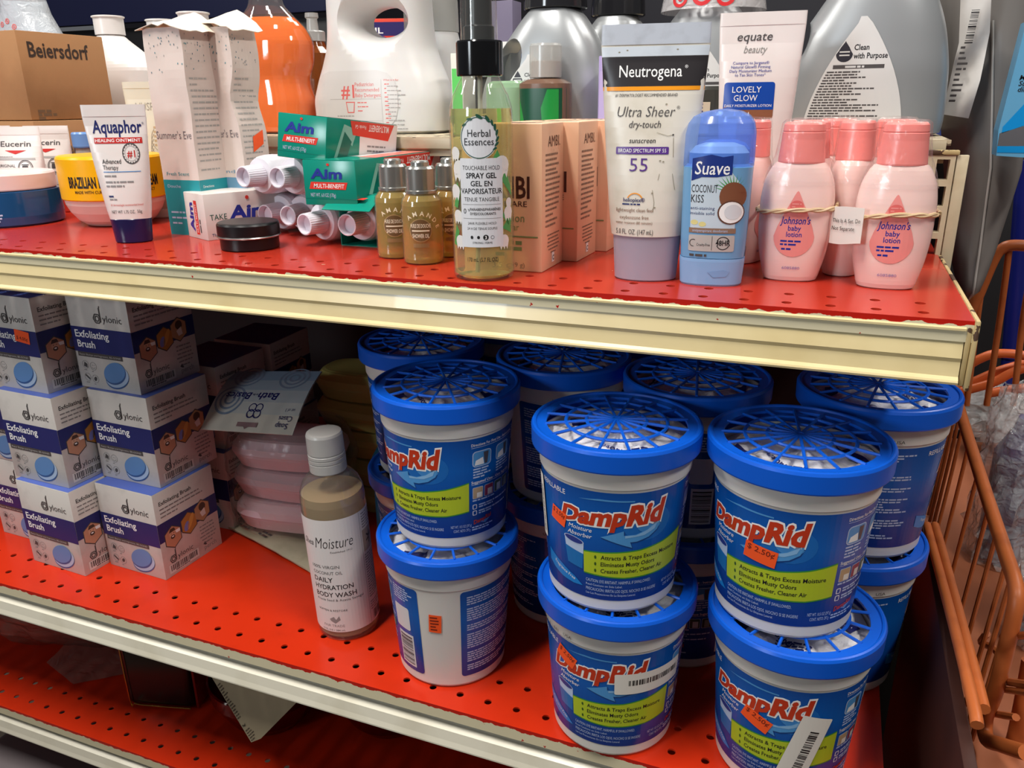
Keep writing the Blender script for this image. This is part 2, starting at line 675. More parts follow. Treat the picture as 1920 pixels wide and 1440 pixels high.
def make_shelf(name, label, z, y0, y1, rows, off, red, rail_mat, prof, x1=XR, x0=-1.5):
    t = thing(name, label, 'shelf', (0, y0, z), group='red metal shelves of the gondola')
    mb = MB()
    cols = [x1 - off - 0.0245 * i for i in range(int((x1 - x0 - 0.08) / 0.0245))][::-1]
    perforated(mb, x0, x1, 0.0, y1 - y0, [r - y0 for r in rows], cols, 0.0245, 0.003, red)
    mb.add([(x0, 0, 0), (x1, 0, 0), (x1, 0, -0.012), (x0, 0, -0.012)], [(3, 2, 1, 0)], LIP)
    mb.add([(x1, 0, 0), (x1, y1 - y0, 0), (x1, y1 - y0, -0.012), (x1, 0, -0.012)], [(3, 2, 1, 0)], red)
    mb.add([(x0, y1 - y0, 0), (x1, y1 - y0, 0), (x1, y1 - y0, -0.012), (x0, y1 - y0, -0.012)], [(0, 1, 2, 3)], red)
    mb.build('deck', t)
    rb = MB()
    extrude_x(rb, prof, x0, x1 - 0.0035, rail_mat)
    rb.add([(x1 - 0.0035, p[0], p[1]) for p in prof] + [(x1 - 0.0035, 0.012, prof[0][1]), (x1 - 0.0035, 0.012, prof[-1][1])],
           [tuple(range(len(prof))) + (len(prof) + 1, len(prof))], rail_mat)
    rb.build('price_rail', t)
    return t


top = make_shelf('red_shelf', 'upper red perforated shelf with chipped paint and yellowed cream price rail', ZT, 0.4825, 0.98,
                 [0.4945, 0.518], 0.0243, RED_TOP, CREAM,
                 [(0.0, -0.0036), (-0.0012, -0.0044), (-0.0012, -0.0056), (0.0020, -0.0066), (0.0020, -0.0082),
                  (-0.0012, -0.0212), (-0.0002, -0.0236), (-0.0014, -0.0318), (-0.0034, -0.0334),
                  (-0.0040, -0.0345), (-0.0036, -0.0358), (0.0, -0.0362), (0.004, -0.0362)])
eb = MB()
box(eb, (XR + 0.0012, 0.10, -0.019), (0.0024, 0.207, 0.040), RUST, 0.0008)
box(eb, (XR - 0.0016, 0.002, -0.0205), (0.0028, 0.005, 0.0335), RUST, 0.0008)
eb.build('end_bracket', top)
low = make_shelf('red_shelf', 'lower red perforated shelf holding the blue lidded tubs, ivory price rail', ZL, 0.4605, 0.96,
                 [0.4785, 0.5035], 0.022, RED_LOW, IVORY,
                 [(0.0, -0.0026), (0.0045, -0.0100), (0.0058, -0.0150), (0.0046, -0.0185), (-0.0010, -0.0215), (-0.0026, -0.0300), (-0.0040, -0.0345),
                  (-0.0040, -0.0358), (0.0, -0.0366), (0.004, -0.0366)])
btm = make_shelf('red_shelf', 'bottom red perforated shelf in shadow with ivory price rail', ZB, 0.4900, 0.96,
                 [0.5080, 0.5330], 0.012, RED_LOW, IVORY,
                 [(0.0, -0.0026), (0.0045, -0.0100), (0.0058, -0.0150), (0.0046, -0.0185), (-0.0010, -0.0215), (-0.0026, -0.0300), (-0.0040, -0.0345),
                  (-0.0040, -0.0358), (0.0, -0.0366), (0.004, -0.0366)])

# raised deck at the back of the upper shelf, slotted end panel, black gondola back
t = thing('raised_shelf', 'raised cream ledge with flaking top behind the upper red shelf', 'shelf', (0, 0.70, ZD))
FLAKE = chipped('flaking_cream_top', '#b9ab90', '#5c4a3c', 0.56, 70, None, 0.55)
mb = MB()
box(mb, (-0.3125, 0.24, -0.002), (0.775, 0.48, 0.004), FLAKE)
box(mb, (-1.12, 0.32, -0.002), (0.84, 0.32, 0.004), FLAKE)
mb.build('deck', t)
mb = MB()
extrude_x(mb, [(0.004, 0.0), (0.0, -0.0006), (-0.0008, -0.003), (0, -0.010), (0.003, -0.012), (0.003, -0.017), (0.006, -0.017)], -0.700, 0.072, P('cream_ledge_metal', '#b5aa92', 0.4, n=(30, '#8d7c62', 0.7)), smooth=True)
mb.build('front_lip', t)
mb = MB()
for x in (-0.69, -0.40, 0.0):
    box(MB(), (x, 0.255, -0.0435), (0.012, 0.03, 0.079), DARK).build('support_post', t)

PANEL = P('cream_panel_metal', '#c9bda0', 0.38, n=(40, '#a3906d', 0.6))
mb = MB()
px0, px1, slot_x, sw, sh, pt = -0.02, 0.0790, 0.0712, 0.0088, 0.0148, 0.0195
zt, nz = 1.1255, 5
for k in range(nz):
    z1, z0 = zt - 0.002 - k * pt, zt - 0.002 - (k + 1) * pt
    zc = (z0 + z1) / 2 - 0.0005
    a, b = slot_x - sw / 2, slot_x + sw / 2
    c, d = zc - sh / 2, zc + sh / 2
    for q in ((px0, a, z0, z1), (b, px1, z0, z1), (a, b, z0, c), (a, b, d, z1)):
        mb.add([(q[0], 0, q[2]), (q[1], 0, q[2]), (q[1], 0, q[3]), (q[0], 0, q[3])], [(0, 1, 2, 3)], PANEL)
    mb.add([(a, 0, c), (b, 0, c), (b, 0, d), (a, 0, d), (a, .012, c), (b, .012, c), (b, .012, d), (a, .012, d)],
           [(0, 1, 5, 4), (1, 2, 6, 5), (2, 3, 7, 6), (3, 0, 4, 7)], PANEL)
box(mb, ((px0 + px1) / 2, 0.002, zt), (px1 - px0 + 0.004, 0.006, 0.0035), RUST, 0.0008)
box(mb, (0.0838, 0.0035, 1.0735), (0.0080, 0.005, 0.1005), PANEL, 0.0006)
pn = mb.build('slotted_panel', None, (0, 0.692, 0))
tag(pn, 'cream slotted metal end panel standing behind the pink lotion bottles', 'panel')
mb = MB()
box(mb, (-0.71, 0.972, 0.66), (1.58, 0.014, 0.74), DARK)
o = mb.build('gondola_back', None)
tag(o, 'black back board of the shelving behind the tubs', 'panel')
mb = MB()
box(mb, (XR + 0.012, 0.93, 0.62), (0.02, 0.05, 1.00), P('dark_upright_metal', '#1c1614', 0.5), 0.002)
o = mb.build('shelf_upright', None)
tag(o, 'dark upright post carrying the right ends of the red shelves', 'post')


def structure(name, mb, loc=(0, 0, 0)):
    o = mb.build(name, None, loc)
    o['kind'] = 'structure'
    return o


structure('floor', box(MB(), (0, 1.2, -0.01), (7, 7, 0.02), P('floor_tile', '#5c5147', 0.5, n=(3, '#463d36', 0.8))))
structure('wall_light_block', box(MB(), (0, -1.10, 0.64), (7, 0.04, 1.28), P('light_block_grey', '#4a4440', 0.6)))  # unseen, added behind the camera to keep low light off the lower shelves
structure('wall_back', box(MB(), (0, 3.4, 1.5), (7, 0.04, 3.0), P('dark_wall', '#24222a', 0.6)))

# ------------------------------------------------------------------ moisture absorber tubs
TUB_H = 0.1243
TUB_PROF = [(0.0400, 0.0), (0.0438, 0.0008), (0.0450, 0.0030), (0.0453, 0.0090), (0.0512, 0.0940), (0.0514, 0.0955), (0.0524, 0.0965), (0.0532, 0.1125)]
BODY_P = P('translucent_white_plastic', '#d9d4ce', 0.35, sss=0.15)
LID_P = P('blue_lid_plastic', '#0757c9', 0.33)
POUCH_P = P('white_pouch_film', '#e9e7ea', 0.18, n=(55, '#23246e', 0.0), bump=(140, 0.9))
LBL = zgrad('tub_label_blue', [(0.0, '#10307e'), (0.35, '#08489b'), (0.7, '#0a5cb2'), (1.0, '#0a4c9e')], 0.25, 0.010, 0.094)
LIME = P('lime_print', '#b4c42c', 0.3)
LIME_D = P('green_print', '#3f8f3a', 0.3)
LOGO = P('brick_red_print', '#c2381c', 0.3)
SKY = P('sky_print', '#4f94cf', 0.3)
SKY2 = P('pale_sky_print', '#86b4dd', 0.3)
RIBBON = P('ribbon_blue_print', '#1c7ecb', 0.3)
PALE = P('pale_print', '#b8c9e6', 0.35)


def tub_r(z):
    for (r0, z0), (r1, z1) in zip(TUB_PROF, TUB_PROF[1:]):
        if z <= z1: return r0 + (r1 - r0) * (z - z0) / max(1e-9, z1 - z0)
    return TUB_PROF[-1][0]


def tub_label():
    a = L()
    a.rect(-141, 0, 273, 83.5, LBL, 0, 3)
    # front: name, arrow, lime band
    wf = lambda x, y: (x, y * (0.86 + 0.0062 * x) + 0.055 * x)
    a.text('DampRid', -37, 57.0, 13.0, WHITE, 3, b=0.095, sh=0.22, wd=71, warp=wf)
    a.text('DampRid', -36, 57.4, 12.6, LOGO, 5, b=0.045, sh=0.22, wd=69, warp=wf)
    a.ell(24, 60, 17, 13, P('label_glow_print', '#1a66b4', 0.3), 1)
    a.ell(25, 60, 9, 7, P('label_glow_core', '#3f84c6', 0.3), 2)
    a.poly([(-22, 76.5), (-8, 78.5), (14, 78.0), (14, 77), (-8, 77.2)], SKY, 2)
    arr = [(31.5, 63), (33, 59), (31, 54), (25, 49.5), (17, 47), (12.5, 46.8), (14, 42.5), (-7, 50), (8, 55.5), (8.2, 52), (16, 52.5), (24, 55.5)]
    a.poly([(x + .6, y - .8) for x, y in arr], P('arrow_shadow_print', '#123f80', 0.3), 2)
    a.poly(arr, SKY, 3)
    a.poly([(31, 60), (29, 55), (22, 51.5), (9, 50), (9, 52), (16, 52), (23.5, 55)], SKY2, 4)
    a.text('Moisture', -30, 52.2, 3.3, WHITE, 3, sh=0.25, wd=17)
    a.text('Absorber', -31, 47.4, 3.3, WHITE, 3, sh=0.25, wd=18)
    # the little tub picture
    a.poly([(-34, 44), (-18.5, 42), (-19.5, 22), (-31.5, 24)], PALE, 2)
    a.poly([(-33.4, 37), (-18.8, 34), (-19.5, 22), (-31.5, 24)], P('mini_tub_blue', '#1e6fb4', 0.3), 3)
    a.ell(-26.3, 43.2, 8.0, 2.7, PALE, 3, rot=-7)
    a.ell(-26.3, 43.4, 7.2, 2.1, P('mini_lid_navy', '#2b3a86', 0.3), 4, rot=-7)
    ly = [(-18.5, 36.5), (0, 38), (20, 39.5), (38, 42.5), (56, 46.5), (56, 22.5), (38, 20.0), (10, 19.0), (-18.5, 20.5)]
    a.poly([(x, y + (1.0 if i < 5 else -1.0)) for i, (x, y) in enumerate(ly)], LIME_D, 2)
    a.poly(ly, LIME, 3)
    for i, s in enumerate(('Attracts & Traps Excess Moisture', 'Eliminates Musty Odors', 'Creates Fresher, Cleaner Air')):
        y = 32.6 - 5.3 * i
        a.text(s, -6.5, y, 3.3, BLACK, 4, b=0.012, wd=(56, 38, 45)[i], warp=lambda x, y_: (x, y_ + 0.035 * x))
        a.ell(-10.2, y + 1.3, 0.8, 1.4, P('drop_green_print', '#3d5d1e', 0.3), 4, 10)
    a.text('CAUTION: EYE IRRITANT. HARMFUL IF SWALLOWED.', -17, 13.6, 2.5, PALE, 2, wd=47)
    a.text('Read Cautions on Side Label.', -17, 10.6, 1.7, PALE, 2, wd=26)
    a.text('PRECAUCIÓN: IRRITA LOS OJOS. NOCIVO SI SE INGIERE', -17, 6.6, 2.5, PALE, 2, wd=52)
    a.text('Lea Las Precauciones En La Etiqueta Lateral.', -17, 3.6, 1.7, PALE, 2, wd=36)
    a.text('NET WT. 10.5 OZ (297 g)', 41, 8.4, 2.5, PALE, 2, wd=17)
    a.text('CONT. NETO: 297 g', 43, 4.6, 2.5, PALE, 2, wd=14)
    a.poly([(-54, 24.5), (-47, 22.5), (-38, 19.5), (-26, 14.0), (-19.5, 8.6), (-27, 8.2), (-38, 9.4), (-47, 12), (-54, 15)], RIBBON, 3)
    a.text('Fragrance Free', -46, 17.4, 2.6, WHITE, 4, wd=21, rot=-18)
    a.text('REFILLABLE', -57, 75.4, 3.8, WHITE, 2, wd=25)
    # right panel: directions
    a.text('Directions For First Use - Instrucciones', 58, 77.0, 2.4, WHITE, 2, b=0.01, wd=44)
    a.rect(58, 75.6, 44, 0.35, PALE, 2)
    for x in (59.5, 81):
        a.rect(x - .7, 59.3, 16.4, 13.4, PALE, 2, 3)
        a.rect(x, 60, 15, 12, SKY, 3, 2.6)
        a.poly([(x + 1, 61), (x + 9, 61), (x + 8, 67), (x + 2, 65)], WHITE, 4)
        a.poly([(x + 9.5, 61), (x + 12, 61), (x + 13, 71), (x + 8.5, 71)], P('photo_brown_print', '#4c4a55', 0.3), 4)
        a.para(x, 57, 17, 4, 2.3, 1.2, PALE, 2, int(x))
    a.text('Suggested Uses - Usos Sugeridos', 58, 45.4, 2.4, WHITE, 2, b=0.01, wd=42)
    a.rect(58, 44.2, 44, 0.35, PALE, 2)
    for i, (c, d) in enumerate((('#b99c78', '#e9e4da'), ('#8f2f4e', '#d9d3cc'), ('#3d5b4c', '#cfd6d4'), ('#2f3c36', '#8c9a90'))):
        x = 59 + 10.4 * i
        a.rect(x, 32, 9.2, 10, PALE, 2, 1)
        a.rect(x + .4, 32.4, 8.4, 9.2, P('use_photo_%d' % i, c, 0.3), 3, .8)
        a.rect(x + 3.6 - i * .4, 33, 4.6, 4.2 + i, P('use_light_%d' % i, d, 0.3), 4)
    a.para(59, 30, 40, 1, 2, 1.2, PALE, 2, 9)
    for y in (23, 17.6):
        a.rect(59, y, 3.8, 4.2, WHITE, 2, .8)
        a.rect(59.7, y + .6, 2.4, 3.0, LBL, 3)
        a.para(64.5, y + 2.6, 36, 2, 2.0, 1.2, PALE, 2, int(y))
    a.text('DampRid', 60, 9.6, 3.6, LOGO, 3, b=0.03, sh=.2, wd=17, rot=10)
    a.poly([(66, 10.5), (76, 12), (71, 8.4)], SKY, 2)
    a.para(58.5, 6.4, 26, 2, 2.1, 1.1, PALE, 2, 4)
    # far right: bar code box
    a.para(105, 79, 24, 6, 2.2, 1.2, PALE, 2, 31)
    a.rect(104, 40, 18, 22, P('label_paper_white', '#d9d8da', 0.4), 2, 2)
    a.rect(106, 4, 18, 32, P('label_paper_white', '#d9d8da', 0.4), 2)
    a.bars(107.5, 6, 15, 28, BLACK, 3, 5, vert=True, n=22)
    # left panel: small print
    for i, (y, rows) in enumerate(((77, 4), (66, 6), (50, 3), (41, 7), (23, 5), (10, 3))):
        a.para(-136, y, 70, rows, 2.15, 1.15, PALE, 2, 20 + i)
    return a


def make_tub():
    root = thing('moisture_absorber_tub', 'tub', 'tub', group='white tubs with blue grid lids')
    mb = MB()
    lathe(mb, TUB_PROF + [(0.0520, 0.1127), (0.0515, 0.1110)], BODY_P, 64, (True, False))
    mb.build('bucket', root)
    mb = MB()
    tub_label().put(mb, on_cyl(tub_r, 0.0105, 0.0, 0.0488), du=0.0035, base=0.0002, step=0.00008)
    mb.build('label', root)
    mb = MB()
    ro = 0.058
    lathe(mb, [(0.0545, 0.1095), (ro - .0004, 0.1095), (ro, 0.1105), (ro + .0003, 0.1220), (ro - .0006, 0.1238), (ro - .0018, 0.1243), (ro - .0030, 0.1240),
               (ro - .0036, 0.1228), (0.0478, 0.1228), (0.0478, 0.1208)], LID_P, 72, (False, False))
    lid = mb.build('lid', root)
    mb = MB()
    for r in (0.0205, 0.0345):
        tube(mb, [(r * math.cos(a), r * math.sin(a), 0.1228 + 0.0015 * (1 - r / 0.048)) for a in (2 * math.pi * i / 48 for i in range(48))], 0.0011, LID_P, 6, True, 1, 1.15)
    for i in range(16):
        a = 2 * math.pi * (i + .5) / 16
        c, s = math.cos(a), math.sin(a)
        tube(mb, [(0.002 * c, 0.002 * s, 0.1246), (0.025 * c, 0.025 * s, 0.1238), (0.0492 * c, 0.0492 * s, 0.1226)], 0.0011, LID_P, 6, False, 1)
    lathe(mb, [(0.0035, 0.1236), (0.0035, 0.1250), (0.001, 0.1253)], LID_P, 16)
    mb.build('grid', lid)
    # the white crinkled refill pouch under the grid
    rd = random.Random(5)
    g = []
    for i in range(15):
        rr = 0.0515 * i / 14
        row = []
        for j in range(49):
            a = 2 * math.pi * j / 48
            x, y = rr * math.cos(a), rr * math.sin(a)
            z = 0.1120 + 0.0085 * (mnoise.noise(Vector((x * 55, y * 55, 0))) * .6 + mnoise.noise(Vector((x * 130, y * 130, 3))) * .4) - 0.004 * (i / 14) ** 4
            row.append((x, y, min(z, 0.1195)))
        g.append(row)
    mb = MB()
    sheet(mb, g, POUCH_P)
    pr = L()
    pr.poly([(-38, -30), (-22, -36), (-18, -24), (-34, -18)], NAVY, 1)
    pr.poly([(14, 22), (34, 14), (37, 24), (18, 32)], NAVY, 1)
    pr.poly([(-30, 18), (-16, 26), (-20, 32), (-34, 25)], NAVY, 1)
    pr.para(0, -28, 30, 5, 3.0, 1.4, NAVY, 1, 3, rot=12)
    pr.text('Absorber', -14, -20, 5, NAVY, 1, b=.02, rot=-20)

    def on_pouch(u, v, h):
        z = 0.1120 + 0.0085 * (mnoise.noise(Vector((u * 55, v * 55, 0))) * .6 + mnoise.noise(Vector((u * 130, v * 130, 3))) * .4) - 0.004 * (math.hypot(u, v) / .0515) ** 4
        return (u, v, min(z, 0.1195) + 0.0006 + h)
    pr.put(mb, on_pouch, 0.003, 0.003)
    mb.build('refill_pouch', root)
    return root


def price_sticker(parent, txt, u, v, wd, ht, rot, rf, z0=0.0, r0=0.0488, name='price_sticker', curl=0.0):
    a = L()
    a.rect(u, v, wd, ht, ORANGE_TAG, 6, rot=rot)
    ca, sa = math.cos(R(rot)), math.sin(R(rot))
    cx, cy = u + wd / 2, v + ht / 2
    lx, ly_ = -wd * .42, ht * .08
    if txt: a.text(txt, cx + lx * ca - ly_ * sa, cy + lx * sa + ly_ * ca, ht * .33, P('red_brown_ink', '#7c2413', .5), 7, b=0.01, wd=wd * .84, rot=rot)
    else: a.para(u + 1.2, v + ht - 3.2, wd - 2.4, 5, 2.9, 1.3, P('red_brown_ink', '#7c2413', .5), 7, 5)
    mb = MB()
    a.put(mb, on_cyl(rf, z0, 0.0, r0), du=0.003, base=0.0003, step=0.00008)
    o = mb.build(name, parent)
    o['label'] = 'orange price sticker'
    return o


def white_slip(parent, u, v, wd, ht, rot, vert, seed):
    """white bar-code slip stuck on a tub"""
    a = L()
    a.rect(u, v, wd, ht, PAPER, 9, 1.2, rot)
    b = L()
    if vert: b.bars(u + wd * .45, v + ht * .06, wd * .3, ht * .76, BLACK, 10, seed, vert=True, n=34)
    else: b.bars(u + wd * .18, v + ht * .42, wd * .78, ht * .26, BLACK, 10, seed, n=34)
    ca, sa, cx, cy = math.cos(R(rot)), math.sin(R(rot)), u + wd / 2, v + ht / 2
    for pts, fs, m, ly in b.q:
        a.q.append(([(cx + (x - cx) * ca - (y - cy) * sa, cy + (x - cx) * sa + (y - cy) * ca) for x, y in pts], fs, m, ly))
    mb = MB()
    a.put(mb, on_cyl(tub_r, 0.0105, 0.0, 0.0488), du=0.003, base=0.0004, step=0.00008)
    mb.build('barcode_slip', parent)


tub0 = make_tub()
ZU = ZL + TUB_H - 0.0006
FACE = lambda x, y: math.atan2(x, y)          # turn that points a tub's front at the aisle viewer


def place_tub(x, y, lvl, turn, label, first=False, skip=()):
    rz = -FACE(x, y) + R(turn)
    z = ZL if lvl == 0 else ZU
    if first:
        tub0.location, tub0.rotation_euler, tub0['label'] = (x, y, z), (0, 0, rz), label
        return tub0
    return dup(tub0, (x, y, z), rz, label, skip=skip)


tubs = {}
for key, x, y, lvl, turn, label in (
        ('mU', -0.1225, 0.500, 1, -1, 'middle front upper blue-lidded tub, orange sticker left of its red name'),
        ('lU', -0.2680, 0.534, 1, -49, 'upper tub of the leftmost front stack, turned so its name is cut off at left'),
        ('rU', -0.0045, 0.514, 1, -27, 'upper tub of the right front stack, price sticker under the red name'),
        ('mL', -0.1185, 0.5015, 0, -14, 'lower tub of the middle front stack with a white slip across its name'),
        ('lL', -0.2670, 0.524, 0, 174, 'lower tub of the left front stack, bare white back with upright orange sticker'),
        ('rL', 0.0055, 0.509, 0, -20, 'lower tub of the right front stack, white slip standing on its right'),
        ('fU', 0.0455, 0.636, 1, 118, 'far right upper tub behind the front stacks, small print side forward'),
        ('fL', 0.0400, 0.632, 0, 121, 'far right lower tub at the shelf end, small print side forward'),
        ('a', -0.3420, 0.634, 1, 20, 'shaded upper tub behind the leftmost front stack'),
        ('b', -0.2040, 0.634, 1, 120, 'shaded upper tub in the second row between the left and middle stacks'),
        ('c', -0.0870, 0.617, 1, -123, 'shaded upper tub in the second row between the middle and right stacks'),
        ('d', -0.3400, 0.632, 0, 30, 'dim lower tub behind the leftmost front stack'),
        ('e', -0.2040, 0.634, 0, 53, 'dim lower tub seen between the left and middle front stacks'),
        ('f', -0.0870, 0.617, 0, -85, 'dim lower tub seen between the middle and right front stacks'),
        ('g', -0.2900, 0.742, 1, 0, 'tub in the darkest back row, at its left end'),
        ('h', -0.1500, 0.742, 1, 40, 'tub in the darkest back row, at its right end'),
        ('i', -0.2900, 0.742, 0, 10, 'lower tub of the back row, at the left end in the dark'),
        ('j', -0.1500, 0.742, 0, 10, 'lower tub of the back row, at the right end in the dark')):
    tubs[key] = place_tub(x, y, lvl, turn, label, key == 'mU')
price_sticker(tubs['mU'], '$ 2.50¢', -46, 51, 14, 11, -14, tub_r, 0.0105)
price_sticker(tubs['rU'], '$ 2.50¢', -3, 43, 21, 12, -8, tub_r, 0.0105)
price_sticker(tubs['mL'], '$ 2.50¢', -32, 64, 17, 11, -24, tub_r, 0.0105)
price_sticker(tubs['rL'], '$ 2.50¢', -9, 45, 20, 11.5, -22, tub_r, 0.0105)
price_sticker(tubs['lL'], '', 140.5, 46, 10, 17, -3, tub_r, 0.0105)
for k, (u, v, wd, ht, rot, ve, sd) in {'mL': (13, 50, 53, 18, 1, False, 3), 'rL': (22, 2, 20, 62, -14, True, 4), 'mU': (-66, 31, 9, 48, 2, True, 8)}.items():
    white_slip(tubs[k], u, v, wd, ht, rot, ve, sd)
for k, u, code in (('b', -110, 0), ('mL', -24, 1), ('fL', -80, 1), ('fU', -86, 0), ('e', -60, 0)):
    a = L()
    a.text('USA', u, 88.0, 2.6, BLACK, 3, wd=7)
    if code: a.text('05255 A 1841', u - 28, 87.6, 2.6, DGREY, 3, wd=23)
    mb = MB()
    a.put(mb, on_cyl(lambda z: tub_r(z) + 0.0004, 0.0105, 0.0, 0.0488), du=0.003, base=0.0004)
    mb.build('printed_code', tubs[k])

# ------------------------------------------------------------------ goods on the upper shelf
WHITE_P = P('white_plastic', '#e6e2df', 0.3)
PINKISH = P('white_tube_plastic', '#e4dcd8', 0.28, n=(30, '#cfc4bc', 0.4))
CLEAR = film('clear_plastic', '#f6f7f4', 0.05, '#dfe0da', 0.05, None, 0.6)
FROST = film('frosted_plastic', '#e9e9e6', 0.38, '#d9d9d6', 0.2, None, 0.4)


def tube_secs(w0, d0, w1, h0, h1, crimp=0.011, fl=0.0013):
    """a squeeze tube standing on its cap: oval at h0, flat and wide at h1"""
    out = []
    for i in range(13):
        t = i / 12
        out.append((h0 + (h1 - crimp - h0) * t, (w0 + (w1 - w0) * t ** 0.8) / 2, max(fl, d0 / 2 * (1 - t ** 1.6)), 2.0 + 0.6 * t))
    out += [(h1 - crimp + 0.0006, w1 / 2, fl * 1.25, 2.6), (h1, w1 / 2, fl, 2.6)]
    return out


def squeeze_tube(name, label, cat, loc, rz, cap, secs, body_mat, cap_mat, art, crimp_mat=None, group=None, bow=0.0):
    """cap = (z0, z1, w0, d0, w1, d1)"""
    t = thing(name, label, cat, loc, rz, group)
    mb = MB()
    z0, z1, w0, d0, w1, d1 = cap
    loft(mb, [(z0, w0 / 2 - .0012, d0 / 2 - .0012), (z0 + .001, w0 / 2, d0 / 2), (z1 - .001, w1 / 2, d1 / 2), (z1, w1 / 2 - .001, d1 / 2 - .001)], cap_mat)
    mb.build('cap', t)
    mb = MB()
    mats = [body_mat] * (len(secs) - 2) + [crimp_mat or body_mat]
    loft(mb, [(secs[0][0] - 0.0005, secs[0][1] * .9, secs[0][2] * .9)] + secs, [body_mat] + mats)
    if art: art.put(mb, on_front(secs, secs[0][0]), 0.004, 0.006, base=0.00022)
    mb.build('tube_body', t)
    return t


def carton(name, label, cat, w, d, h, loc, rz, mat, arts, group=None, rot=None, bev=0.0006, top_mat=None):
    """arts: dict face -> L, faces front/right/left/top; one mesh, origin at the middle of the base"""
    mb = MB()
    box(mb, (0, 0, h / 2), (w, d, h), mat, bev)
    fr = {'front': on_flat((-w / 2, -d / 2, 0), (1, 0, 0), (0, 0, 1)), 'right': on_flat((w / 2, -d / 2, 0), (0, 1, 0), (0, 0, 1)),
          'left': on_flat((-w / 2, d / 2, 0), (0, -1, 0), (0, 0, 1)), 'top': on_flat((-w / 2, -d / 2, h), (1, 0, 0), (0, 1, 0))}
    if top_mat: L().rect(.3, .3, w * 1000 - .6, d * 1000 - .6, top_mat).put(mb, fr['top'])
    for k, a in arts.items(): a.put(mb, fr[k])
    o = mb.build(name, None, loc, rot if rot else rz)
    return tag(o, label, cat, group)


# cream jar at the left edge
p = spot(14, 390, y=0.605)
t = thing('cream_jar', 'low blue cream jar with a pale pink-white lid at the left edge', 'jar', (p.x, 0.605, ZT))
JB = P('blue_jar_glass', '#20568c', 0.12, trans=0.25, coat=0.5)
mb = MB()
lathe(mb, [(0.050, 0), (0.0525, 0.002), (0.0530, 0.010), (0.0520, 0.034), (0.047, 0.0352)], JB)
a = L()
a.para(28, 12, 16, 4, 3, 1.6, PALE, 1, 2)
a.rect(14, 9, 10, 3.4, P('jar_pink_print', '#d8b6c4', .4), 1)
a.text('ar', 8, 21, 6, P('jar_silver_print', '#8fb0cc', .4), 1)
a.put(mb, on_cyl(0.0530, 0, 0), du=.003)
mb.build('jar_body', t)
mb = MB()
lathe(mb, [(0.0495, 0.0354), (0.0500, 0.0365), (0.0500, 0.0500), (0.0485, 0.0518), (0.0455, 0.0522), (0.0450, 0.0505), (0.0, 0.0503)], P('pinkish_lid_plastic', '#e9cfcb', 0.3), caps=(True, False))
mb.build('lid', t)


def eucerin():
    a = L()
    a.text('Eucerin', 0, 56, 5.8, DGREY, 1, 'c', b=.012, wd=36)
    a.poly([(-13, 52), (13, 52), (0, 48)], RED_INK, 1)
    a.para(-20, 45, 40, 1, 2, .7, GREY, 1, 3)
    a.rect(-22, 42, 44, 2.2, P('tube_grey_band', '#a9a6a4', .4), 1)
    a.text('ORIGINAL', 0, 34.5, 3.2, DGREY, 1, 'r', wd=23)
    a.text('HEALING', 0, 29.5, 3.2, DGREY, 1, 'r', wd=21)
    a.arc(11, 34, 8.2, .8, DGREY, 1)
    a.arc(11, 34, 6.8, .5, DGREY, 1)
    a.rect(7.8, 31, 6.4, 5.2, DGREY, 2, 1)
    a.rect(7, 36.6, 8, 1.0, DGREY, 2)
    a.para(-18, 24, 32, 4, 2.6, 1.0, GREY, 1, 6)
    a.rect(4, 10, 13, 4, P('tube_grey_band', '#a9a6a4', .4), 1)
    return a


secs_e = tube_secs(0.046, 0.030, 0.0585, 0.018, 0.0945, 0.009)
for i, (px, y, lb) in enumerate(((45, 0.655, 'white squeeze tube on a red cap, in front of two like it'),
                                 (102, 0.690, 'white squeeze tube on a red cap, right and behind of its twin'),
                                 (-2, 0.690, 'white squeeze tube on a red cap cut by the left edge'))):
    p = spot(px, 330, y=y)
    if i == 0:
        e0 = squeeze_tube('lotion_tube', lb, 'tube', (p.x, y, ZT), R(14), (0, .018, .040, .028, .044, .029), secs_e, PINKISH, P('red_cap_plastic', '#c0392b', .3), eucerin(), group='white tubes on red caps')
    else:
        dup(e0, (p.x, y, ZT), R(10), lb)

# cardboard shipping cartons
KRAFT = P('kraft_card', '#a97c52', 0.75, n=(14, '#8e6540', 0.7), bump=(60, .15))
INK = P('carton_black_ink', '#3a2c24', 0.7)
a = L()
a.text('Beiersdorf', 12, 69, 17, INK, 1, b=.022, wd=84)
a.para(10, 8, 26, 3, 4, 3.2, P('carton_scuff', '#6b5038', .8), 1, 9)
a2 = L()
a2.rect(.3, 62, 40, 10, P('carton_tape', '#a27d58', .4), 1)
carton('shipping_carton', 'upper brown cardboard shipping carton printed on its side', 'carton', 0.20, 0.121, 0.0965, (-0.9805, 0.7725, ZT + 0.1000), 0, KRAFT, {'right': a})
b = L()
b.text('Beiersdorf', 14, 60, 17, P('carton_grey_ink', '#5d5148', .7), 1, b=.022, wd=84)
carton('shipping_carton', 'lower brown cardboard shipping carton under the other one', 'carton', 0.20, 0.145, 0.0990, (-0.9685, 0.7755, ZT), 0, KRAFT, {'right': b})

